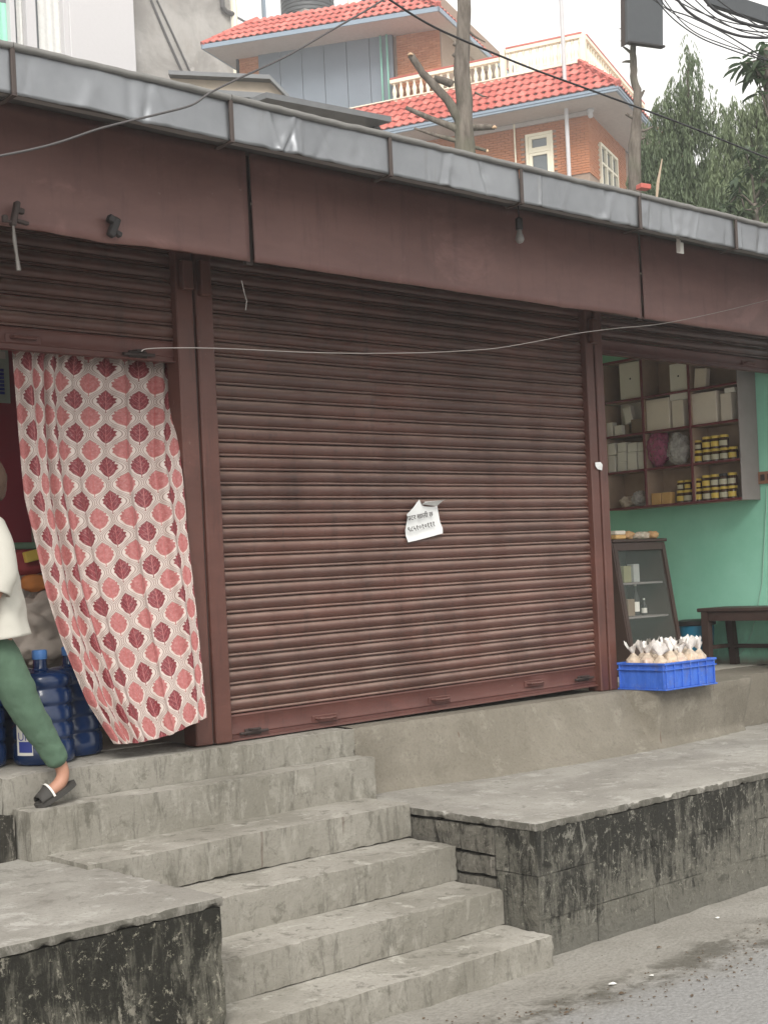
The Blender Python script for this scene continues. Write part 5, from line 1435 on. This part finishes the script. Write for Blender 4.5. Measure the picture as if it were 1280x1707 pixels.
ordn = ['first', 'second', 'third', 'fourth', 'fifth']
for row, (cx_, zb_, kinds) in enumerate((((800, 875, 930, 985, 1040), Z3, 'yllly'), ((828, 890, 948, 1005, 1062), ZB, 'ylyly'))):
    tops = []
    for i, x in enumerate((815, 873, 930, 988, 1045)):
        y = on_shelf(x, 760 if row == 0 else 1030, .055).y
        tops.append((y, jar(y, zb_, 1.0, f'{ordn[i]} jar from the left, lower layer, '+('third row' if row == 0 else 'bottom row')+', right shelf compartment', kinds[i])))
    for i, (y, zt2) in enumerate(tops[:4] if row == 0 else tops):
        jar(y, zt2, 1.0 if i else .8, f'{ordn[i]} jar from the left, upper layer, '+('third row' if row == 0 else 'bottom row')+', right shelf compartment', 'lyylb'[(i+row) % 5])
for i, x in enumerate((700, 748)):
    y = on_shelf(x, 1050, .055).y
    zt2 = jar(y, ZB, 1.0, ('left' if i == 0 else 'right')+' lower jar of the small group in the bottom middle compartment', 'yl'[i])
    jar(y, zt2, .78, ('left' if i == 0 else 'right')+' upper jar of the small group in the bottom middle compartment', 'ly'[i])
for i in range(2):
    for j in range(2):
        carton(498+68*i, 1037+38*j, 562+68*i, 1074+38*j, .06, f'orange yellow packet, {("lower", "upper")[1-j]} {("left", "right")[i]} of four stacked in the bottom middle compartment', 'pack_yellow', zbase=ZB+(.0008+.0415 if j == 0 else .0), group='orange packets on the wall shelf', name='packet')
def bag(l, t, r, b, label, mat, seed):
    a, c = on_shelf(l, t, .07), on_shelf(r, b, .07); y = (a.y+c.y)/2; hy = abs(a.y-c.y)/2; h = a.z-c.z; z0 = sb_z(c.z)
    q = MB(); cc = Vector((XF+.075, y, z0+.002))
    def f(u, v):
        an = u*2*math.pi; e = (v-.5)*math.pi; d = Vector((math.cos(e)*math.cos(an), math.cos(e)*math.sin(an), math.sin(e)))
        k = 1+.30*noise.noise(d*1.7+Vector((seed*3.1, 0, 0)))+.26*abs(noise.noise(d*4.2+Vector((seed, 4, 0))))-.14*abs(noise.noise(d*8+Vector((seed, 4, 7))))
        zz = d.z*k; peak = max(0, d.z)**5*.35*noise.noise(Vector((an, seed, 3)))
        return cc+Vector((.072*d.x*k, hy*.98*d.y*k*(1-.25*max(0, d.z)), h*.5*max(-.98, min(1.02, zz*.95+peak))+h*.5))
    q.grid(f, 44, 26); bmesh.ops.remove_doubles(q.bm, verts=q.bm.verts[:], dist=1e-4)
    return tag(q.build('plastic_bag', M[mat], loc=(XF+.085, y, z0), smooth=True, angle=35), label, 'bag', 'plastic bags on the wall shelf')
bag(468, 650, 620, 890, 'pink and clear knotted plastic bag in the third row, middle compartment', 'pink_film', 2)
bag(612, 650, 760, 855, 'clear crumpled plastic bag right of the pink one, third row middle', 'clear_film', 5)
bag(305, 1030, 385, 1100, 'silvery crumpled packet bag in the bottom left compartment', 'bag_plastic', 7)
bag(385, 1005, 462, 1105, 'clear bag with pale contents at the right of the bottom left compartment', 'clear_film', 9)

# white paper stuck on the post
p = pix(997, 777, y=5.536); q = MB()
q.poly([(p.x-.032, 5.535, p.z+.022), (p.x+.018, 5.533, p.z+.026), (p.x+.034, 5.530, p.z+.008), (p.x+.030, 5.534, p.z-.026), (p.x-.012, 5.532, p.z-.020), (p.x-.030, 5.534, p.z-.002), (p.x, 5.526, p.z)], [(0, 1, 6), (1, 2, 6), (2, 3, 6), (3, 4, 6), (4, 5, 6), (5, 0, 6)])
tag(q.build('paper_scrap', M['paper'], loc=p), 'small white paper scrap stuck to the right steel post', 'paper')
# glass showcase with a raked front
SX0, SX1 = 7.66, 8.245
YT, YBt, ZS0, ZS1, YR = 6.20, 6.055, .951, 1.885, 6.55
sc = thing('glass_showcase', 'dark wooden showcase with a raked glass front behind the blue crate', 'showcase', (7.95, 6.3, ZS0))
def yf(z): return YBt+(YT-YBt)*(z-ZS0)/(ZS1-ZS0)
def sp_poly(pts, th_, nm, mt):
    q = MB(); V = [Vector(p) for p in pts]; nn = len(V); nn_v = (V[1]-V[0]).cross(V[2]-V[0]).normalized()*th_
    q.poly(V+[v+nn_v for v in V], [tuple(range(nn)), tuple(range(2*nn-1, nn-1, -1))]+[(i, (i+1) % nn, nn+(i+1) % nn, nn+i) for i in range(nn)]); return q.build(nm, M[mt], sc)
for x in (SX0, SX1-.015):
    sp_poly([(x, YBt, ZS0), (x, YT, ZS1), (x, YR, ZS1), (x, YR, ZS0)], .015 if True else 0, 'side_panel', 'dark_wood')
q = MB(); q.box((SX0-.02, YT-.02, ZS1+.002), (SX1+.012, YR, ZS1+.024), .004); q.build('top_board', M['dark_wood'], sc)
q = MB(); q.box((SX0+.017, YR-.015, ZS0), (SX1-.017, YR, ZS1)); q.build('back_panel', M['case_back'], sc)
def frontbar(xa, xb, za, zb, nm='frame'):
    q = MB(); V = [(x, yf(z)-o_, z) for o_ in (.004, -.03) for x, z in ((xa, za), (xb, za), (xb, zb), (xa, zb))]
    q.poly(V, [(0, 1, 2, 3), (7, 6, 5, 4), (0, 4, 5, 1), (1, 5, 6, 2), (2, 6, 7, 3), (3, 7, 4, 0)]); return q.build(nm, M['dark_wood'], sc)
frontbar(SX0, SX0+.035, ZS0, ZS1); frontbar(SX1-.035, SX1, ZS0, ZS1); frontbar(SX0+.036, SX1-.036, ZS1-.055, ZS1-.001); frontbar(SX0+.036, SX1-.036, ZS0, ZS0+.20)
q = MB(); V = [(x, yf(z)+.012, z) for x, z in ((SX0+.03, ZS0+.2), (SX1-.03, ZS0+.2), (SX1-.03, ZS1-.05), (SX0+.03, ZS1-.05))]; q.poly(V, [(0, 1, 2, 3)]); q.build('glass_pane', M['case_glass'], sc)
for z in (1.36, 1.60):
    q = MB(); q.box((SX0+.018, yf(z)+.05, z-.014), (SX1-.018, YR-.017, z), .002); q.build('case_shelf', M['grey_board'], sc)
def cx6(x, y, yy): 
    return pix(960+x/4, 820+y/4, y=yy)
for (l, t, r, b, mt, lb) in ((300, 480, 355, 590, 'dim_packet', 'yellowish packet on the upper shelf inside the glass showcase'), (365, 470, 410, 590, 'dim_carton', 'slim white carton on the upper shelf inside the glass showcase'), (330, 720, 380, 830, 'carton_brown', 'brown carton on the lower shelf inside the showcase, left of the bottle')):
    a, c_ = cx6(l, t, 6.30), cx6(r, b, 6.30); z0 = 1.60 if b < 700 else 1.36
    q = MB(); q.box((a.x, 6.28, z0+.001), (c_.x, 6.34, z0+a.z-c_.z), .003); tag(q.build('carton', M[mt], loc=((a.x+c_.x)/2, 6.31, z0)), lb, 'box', 'things inside the showcase')
for (x, h, r, lb) in ((400, .235, .026, 'dark bottle with a white label inside the glass showcase'), (455, .12, .02, 'small dark bottle right of the tall one inside the showcase')):
    p = cx6(x, 820, 6.30); t = thing('bottle', lb, 'bottle', (p.x, 6.30, 1.361), 'things inside the showcase')
    q = MB(); q.lathe([(r, 0), (r, h*.55), (r*.5, h*.72), (r*.36, h*.78), (r*.36, h*.97)], (p.x, 6.30, 1.361), 14); q.build('bottle_body', M['jar_black'], t, smooth=True, angle=45)
    q = MB(); q.lathe([(r*.4, h*.9), (r*.4, h)], (p.x, 6.30, 1.361), 10); q.build('cap', M['carton_white'], t)
    q = MB(); q.lathe([(r*1.02, h*.12), (r*1.02, h*.42)], (p.x, 6.30, 1.361), 14); q.build('label', M['carton_white'], t)
# packets on the showcase top
zc_ = ZS1+.025
for i, (l, r, zl, h, mt, lb) in enumerate(((235, 305, 0, .030, 'pack_yellow', 'lower of two tan packets at the left on the showcase top'), (235, 302, .032, .028, 'carton_pale', 'upper of two tan packets at the left on the showcase top'))):
    a, c_ = cx6(l, 300, 6.24), cx6(r, 300, 6.24); q = MB(); q.box((a.x, 6.20, zc_+zl), (c_.x, 6.30, zc_+zl+h), .006); tag(q.build('packet', M[mt], loc=((a.x+c_.x)/2, 6.25, zc_+zl)), lb, 'packet')
for i, (x, mt, lb) in enumerate(((335, 'snack', 'brown wrapped packet near the left of the showcase top'), (390, 'bag_plastic', 'shiny silver packet in the middle of the showcase top'), (440, 'bag_plastic', 'shiny packet right of the middle on the showcase top'), (500, 'snack', 'brown packet at the right end of the showcase top'))):
    p = cx6(x, 300, 6.27); lump('packet', lb, 'packet', (p.x, 6.27, zc_+.026), (.050, .045, .026), M[mt], i+31, .40, 'packets on the showcase top', 10)

# bench
bn = thing('wooden_bench', 'dark wooden bench along the green wall', 'bench', (8.70, 5.75, .951))
yb0, yb1 = 6.13, 4.98
ztop = 1.385
q = MB(); q.box((8.50, yb1, ztop-.028), (8.86, yb0, ztop), .006); q.build('seat', M['dark_wood'], bn)
for (x, y, dx) in ((8.535, 6.07, 0), (8.825, 6.07, .045), (8.535, 5.50, 0), (8.825, 5.50, .045)):
    q = MB(); V = []
    for z, o_ in ((.951, dx), (ztop-.029, 0)):
        V += [(x+o_-.026, y-.028, z), (x+o_+.026, y-.028, z), (x+o_+.026, y+.028, z), (x+o_-.026, y+.028, z)]
    q.poly(V, [(3, 2, 1, 0), (4, 5, 6, 7), (0, 1, 5, 4), (1, 2, 6, 5), (2, 3, 7, 6), (3, 0, 4, 7)]); q.build('leg', M['dark_wood'], bn)
for a, c_ in (((8.82, 5.53, 1.075), (8.85, 6.04, 1.105)), ((8.565, 6.055, 1.08), (8.80, 6.085, 1.11)), ((8.565, 5.485, 1.08), (8.80, 5.515, 1.11)), ((8.515, 5.53, 1.29), (8.55, 6.04, 1.356)), ((8.81, 5.53, 1.29), (8.845, 6.04, 1.356))):
    q = MB(); q.box(a, c_, .003); q.build('rail', M['dark_wood'], bn)
# blue bucket
by_ = pix(1160, 1060, x=8.72).y
bu = thing('bucket', 'blue plastic bucket with a dark lid behind the bench', 'bucket', (8.72, by_, .951))
q = MB(); q.lathe([(.105, 0), (.112, .01), (.135, .28), (.135, .30)], (8.72, by_, .951), 22); q.build('bucket_body', M['bucket_blue'], bu, smooth=True, angle=50)
q = MB(); q.lathe([(.142, .301), (.150, .305), (.150, .335), (.10, .345)], (8.72, by_, .951), 22); q.build('lid', M['black_metal'], bu, smooth=True, angle=50)
# switch board, cables on the green wall
sw = thing('switch_board', 'small brown wooden switch board on the green wall beside the shelf', 'switch', (8.89, 5.75, 2.31))
q = MB(); q.box((8.875, 5.56, 2.275), (8.898, 5.835, 2.365), .004); q.build('board', plain('switch_wood', (.30, .15, .09), .6), sw)
for y in (5.64, 5.70, 5.76): 
    q = MB(); q.box((8.866, y-.018, 2.30), (8.874, y+.018, 2.345), .003); q.build('switch', M['strap_brown'], sw)
def c6(x, y): return (960+x/4, 820+y/4)
q = MB(); q.tube([pix(*c6(x, y), x=8.888) for x, y in ((1268, -40), (1265, 100), (1255, 300), (1245, 470), (1240, 600), (1222, 690), (1210, 760), (1195, 830), (1170, 940), (1120, 1040), (1075, 1110))], .004, 5)
tag(q.build('wall_cable', M['cable_green'], loc=(8.888, 5.8, 1)), 'pale cable hanging down the green wall from the switch board', 'cable')
# blue crate of snack bags
CX0, CX1, CY0, CY1, CZ = 6.842, 7.352, 5.185, 5.535, .9515
crt = thing('plastic_crate', 'blue plastic crate on the shop floor edge filled with bagged snacks', 'crate', ((CX0+CX1)/2, (CY0+CY1)/2, CZ))
hC = .165
def cb(a, b, nm, bev=.003): q = MB(); q.box(a, b, bev); return q.build(nm, M['crate_blue'], crt)
cb((CX0, CY0, CZ), (CX1, CY1, CZ+.008), 'base')
cb((CX0, CY0, CZ+.009), (CX1, CY0+.006, CZ+hC), 'side_wall'); cb((CX0, CY1-.006, CZ+.009), (CX1, CY1, CZ+hC), 'side_wall')
cb((CX0, CY0+.007, CZ+.009), (CX0+.006, CY1-.007, CZ+hC), 'side_wall'); cb((CX1-.006, CY0+.007, CZ+.009), (CX1, CY1-.007, CZ+hC), 'side_wall')
e = .012
for zz, hh in ((hC-.012, .014), (hC-.045, .008), (.0, .010)):
    for a, b in (((CX0-e, CY0-e), (CX1+e, CY0-.001)), ((CX0-e, CY1+.001), (CX1+e, CY1+e)), ((CX0-e, CY0), (CX0-.001, CY1)), ((CX1+.001, CY0), (CX1+e, CY1))):
        cb((a[0], a[1], CZ+zz), (b[0], b[1], CZ+zz+hh), 'rim' if zz > .1 else 'foot_rim', .002)
for x in [CX0+.005+i*(CX1-CX0-.02)/6 for i in range(7)]:
    cb((x, CY0-.009, CZ+.011), (x+.008, CY0-.0005, CZ+hC-.013), 'rib', .001)
for y in (CY0+.005, CY1-.013):
    cb((CX0-.009, y, CZ+.011), (CX0-.0005, y+.008, CZ+hC-.013), 'rib', .001)
sb0 = None; rs_ = random.Random(4)
BN = ['front', 'middle', 'back']
def make_bag(seed):
    t = thing('snack_bag', 'x', 'snack bag', (0, 0, 0), 'bagged snacks in the blue crate'); r_ = random.Random(seed)
    q = MB()
    def f(u, v):
        a = u*2*math.pi; w_ = [.70, .86, .92, .90, .52, .20][int(round(v*5))]; k = 1+.22*noise.noise(Vector((math.cos(a)*2, math.sin(a)*2, v*3+seed)))+.07*math.sin(a*5+seed+v*3)
        return (.047*w_*k*math.cos(a), .050*w_*k*math.sin(a), [0, .03, .08, .120, .142, .160][int(round(v*5))])
    q.grid(f, 26, 5); q.build('bag_body', M['bag_plastic'], t, smooth=True, angle=40)
    q = MB(); q.lathe([(.030, .004), (.040, .03), (.040, .10), (.025, .128)], (0, 0, 0), 10); q.build('snack_filling', M['snack' if seed % 3 else 'snack_pink'], t, smooth=True)
    q = MB()
    def g_(u, v):
        a = u*2*math.pi; w_ = .011+.036*v**1.1+.012*v*math.sin(a*3+seed); 
        return (w_*math.cos(a)*.75+.014*v*math.sin(seed), w_*math.sin(a)*1.0, .163+(.058+.022*math.sin(a*2+seed*2)+.012*math.sin(a*5))*v-.004)
    q.grid(g_, 18, 5); q.build('bag_neck', M['bag_neck'] if 'bag_neck' in M else film('bag_neck', (.84, .80, .76), .80, .3) or M['bag_neck'], t, smooth=True)
    return t
k = 0
for iy, y in enumerate((CY0+.070, CY0+.174, CY1-.072)):
    for ix in range(5):
        x = CX0+.066+ix*(CX1-CX0-.132)/4+rs_.uniform(-.008, .008)
        t = make_bag(k+1); t['label'] = f'twist topped snack bag, {ordn[ix]} from the left in the {BN[iy]} row of the crate'
        t.location = (x, y, CZ+.062+rs_.uniform(-.012, .012)); t.rotation_euler = (R(rs_.uniform(-4, 4)), R(rs_.uniform(-4, 4)), rs_.uniform(0, 6)); k += 1

# ------------------------------------------------------------------ wires, bulb and clips under and before the eaves
def wire(pts, r, name, mat, label, y=None, d=None, sag=None, cat='cable'):
    P_ = [pix(u, v, y=y) if y is not None else pix(u, v, d=d) for u, v in pts]
    # smooth the line
    out = []
    for i in range(len(P_)-1):
        p0, p1, p2, p3 = P_[max(0, i-1)], P_[i], P_[i+1], P_[min(len(P_)-1, i+2)]
        for k in range(6):
            t_ = k/6; out.append(.5*((2*p1)+(p2-p0)*t_+(2*p0-5*p1+4*p2-p3)*t_*t_+(3*p1-p0-3*p2+p3)*t_**3))
    out.append(P_[-1]); q = MB(); q.tube(out, r, 6)
    return tag(q.build(name, M[mat], loc=P_[0], smooth=True), label, cat)
wire([(-60, 272), (0, 260), (50, 250), (100, 237), (165, 215), (215, 202), (265, 190), (320, 175), (350, 155), (400, 130), (475, 95), (550, 52), (635, 2), (720, -60)], .0044, 'street_wire', 'cable_grey', 'grey wire sagging across the front of the eaves at the left', y=4.25)
wire([(600, -32), (650, 0), (705, 35), (760, 62), (880, 112), (1000, 156), (1140, 208), (1280, 264), (1400, 308)], .0044, 'street_wire', 'cable_black', 'thin dark wire running down right in front of the brick house', y=3.9)
wire([(236, 586), (250, 581), (320, 580), (400, 582), (500, 587), (600, 589), (700, 588), (770, 585), (830, 580), (900, 568), (960, 556), (1030, 547), (1100, 540), (1190, 522), (1280, 500), (1400, 470)], .0021, 'slack_wire', 'cable_slack', 'thin pale wire drooping across the top of the closed shutter', y=4.86)
CB = [([(1085, -10), (1120, 30), (1165, 62), (1215, 82), (1255, 95), (1300, 104)], 2.2, 'first'), ([(1100, -10), (1130, 30), (1160, 55), (1200, 72), (1260, 92), (1300, 108)], 1.8, 'second'),
      ([(1098, -8), (1112, 14), (1150, 28), (1200, 52), (1240, 76), (1300, 110)], 2.4, 'third'), ([(1122, -10), (1145, 18), (1180, 40), (1225, 58), (1262, 63), (1300, 62)], 4.4, 'fourth'),
      ([(1130, -8), (1160, 15), (1210, 42), (1250, 52), (1300, 55)], 2.2, 'fifth'), ([(1168, -8), (1190, 16), (1220, 32), (1260, 44), (1300, 50)], 5.0, 'sixth'), ([(1150, -8), (1190, 28), (1230, 50), (1270, 60), (1300, 68)], 2.0, 'seventh'),
      ([(1186, -8), (1215, 14), (1240, 28), (1262, 42), (1300, 56)], 2.2, 'eighth'), ([(1080, -6), (1140, 34), (1190, 58), (1240, 84), (1300, 118)], 1.5, 'ninth'), ([(1110, -8), (1170, 22), (1230, 40), (1300, 44)], 2.0, 'tenth'), ([(1175, -8), (1240, 40), (1300, 66)], 1.4, 'eleventh')]
dd = 7.0
for i, (pts, wpx, nm) in enumerate(CB):
    dk = dd+i*.16
    o = wire(pts+[(1360, pts[-1][1]+6)], wpx*dk/FPX/2, 'utility_cable', 'cable_black', f'dark overhead utility cable at the upper right, {nm} of the bundle counted from below', d=dk)
    o['group'] = 'utility cables at the upper right'
    o['label'] = ('thick' if wpx > 4 else 'thin')+f' dark overhead cable at the upper right, {nm} of the bundle from below'
# cross arm over the cables
a, c_ = pix(1180, -8, d=8.6), pix(1420, 70, d=8.2)
ca = thing('cross_arm', 'dark flat steel arm over the cable bundle in the upper right corner', 'cross arm', a)
d_ = (c_-a); q = MB()
wv = Vector((0, 0, -1)); th_ = fw*.05
pts = [a+Vector((0, 0, .05)), c_+Vector((0, 0, .05)), c_+Vector((0, 0, -.048)), a+Vector((0, 0, -.048))]
q.poly(pts+[p+th_ for p in pts], [(0, 1, 2, 3), (7, 6, 5, 4), (0, 4, 5, 1), (1, 5, 6, 2), (2, 6, 7, 3), (3, 7, 4, 0)]); q.build('arm', M['sign_dark'], ca)
up_ = pix(1400, 60, d=8.35)
q = MB(); q.tube([(up_.x, up_.y, 0), (up_.x, up_.y, up_.z+1.2)], .10, 12); tag(q.build('utility_pole', M['galvanised_dull'], loc=(up_.x, up_.y, 0)), 'grey utility pole that carries the cables, just outside the right edge', 'pole')
# bulb, clips, little plate
p = pix(866, 398, y=4.74)
bl = thing('light_bulb', 'dusty unlit bulb hanging under the eaves above the closed shutter', 'bulb', p)
q = MB(); q.lathe([(.004, -.024), (.016, -.019), (.023, -.004), (.019, .014), (.013, .030), (.012, .05)], p, 14); q.build('globe', M['dusty_glass'] if 'dusty_glass' in M else plain('dusty_glass', (.20, .19, .18), .4), bl, smooth=True)
q = MB(); q.lathe([(.017, .045), (.019, .05), (.019, .10), (.006, .11)], p, 12); q.tube([p+Vector((0, 0, .1)), (p.x, p.y, 3.58)], .003, 5); q.build('socket', M['black_metal'], bl, smooth=True, angle=40)
p = pix(1133, 413, y=4.60)
q = MB(); q.cbox(p, (.055, .004, .062), .001, rz=R(-6)); q.cbox(p+Vector((-.03, -.012, 0)), (.004, .03, .062), .001); q.cbox(p+Vector((0, .012, .045)), (.012, .012, .05))
tag(q.build('metal_plate', M['white_plastic'], loc=p), 'small folded white metal plate hanging under the right eaves', 'plate')
p = pix(190, 379, y=4.90)
q = MB(); q.cbox(p, (.032, .03, .085), .005, ry=R(24)); q.cbox(p+Vector((-.014, -.005, .030)), (.030, .03, .030), .004, ry=R(24)); q.cbox(p+Vector((.018, -.004, -.026)), (.026, .026, .022), .004, ry=R(24)); tag(q.build('cable_clip', M['black_metal'], loc=p), 'dark plastic clip fixed on the brown valance sheet', 'clip')
p = pix(24, 365, y=4.89)
hk = thing('wall_bracket', 'dark hook bracket with a frayed cord on the valance at the left edge', 'bracket', p)
q = MB(); q.cbox(p+Vector((.005, 0, .02)), (.020, .03, .10), .004, ry=R(14)); q.cbox(p+Vector((.025, 0, .035)), (.035, .02, .022), .003, ry=R(10)); q.cbox(p+Vector((.035, 0, -.008)), (.05, .02, .014), .003, ry=R(8)); q.cbox(p+Vector((-.038, 0, -.004)), (.022, .02, .028), .004); q.cbox(p+Vector((-.02, 0, -.012)), (.03, .012, .008)); q.build('hook', M['rust_black'], hk)
q = MB(); q.tube([p+Vector((-.01, -.01, -.03)), p+Vector((-.008, -.012, -.09)), p+Vector((-.002, -.012, -.14)), p+Vector((.004, -.012, -.20))], [.005, .008, .006, .009], 6); q.build('cord', M['cable_pale'], hk)
q = MB(); P0 = pix(403, 468, y=4.90); q.tube([P0, P0+Vector((.003, -.01, -.05)), P0+Vector((.014, -.012, -.09)), P0+Vector((.006, -.01, -.13))], .0025, 5); tag(q.build('loose_string', M['cable_pale'], loc=P0), 'thin pale string dangling below the valance above the closed shutter', 'string')
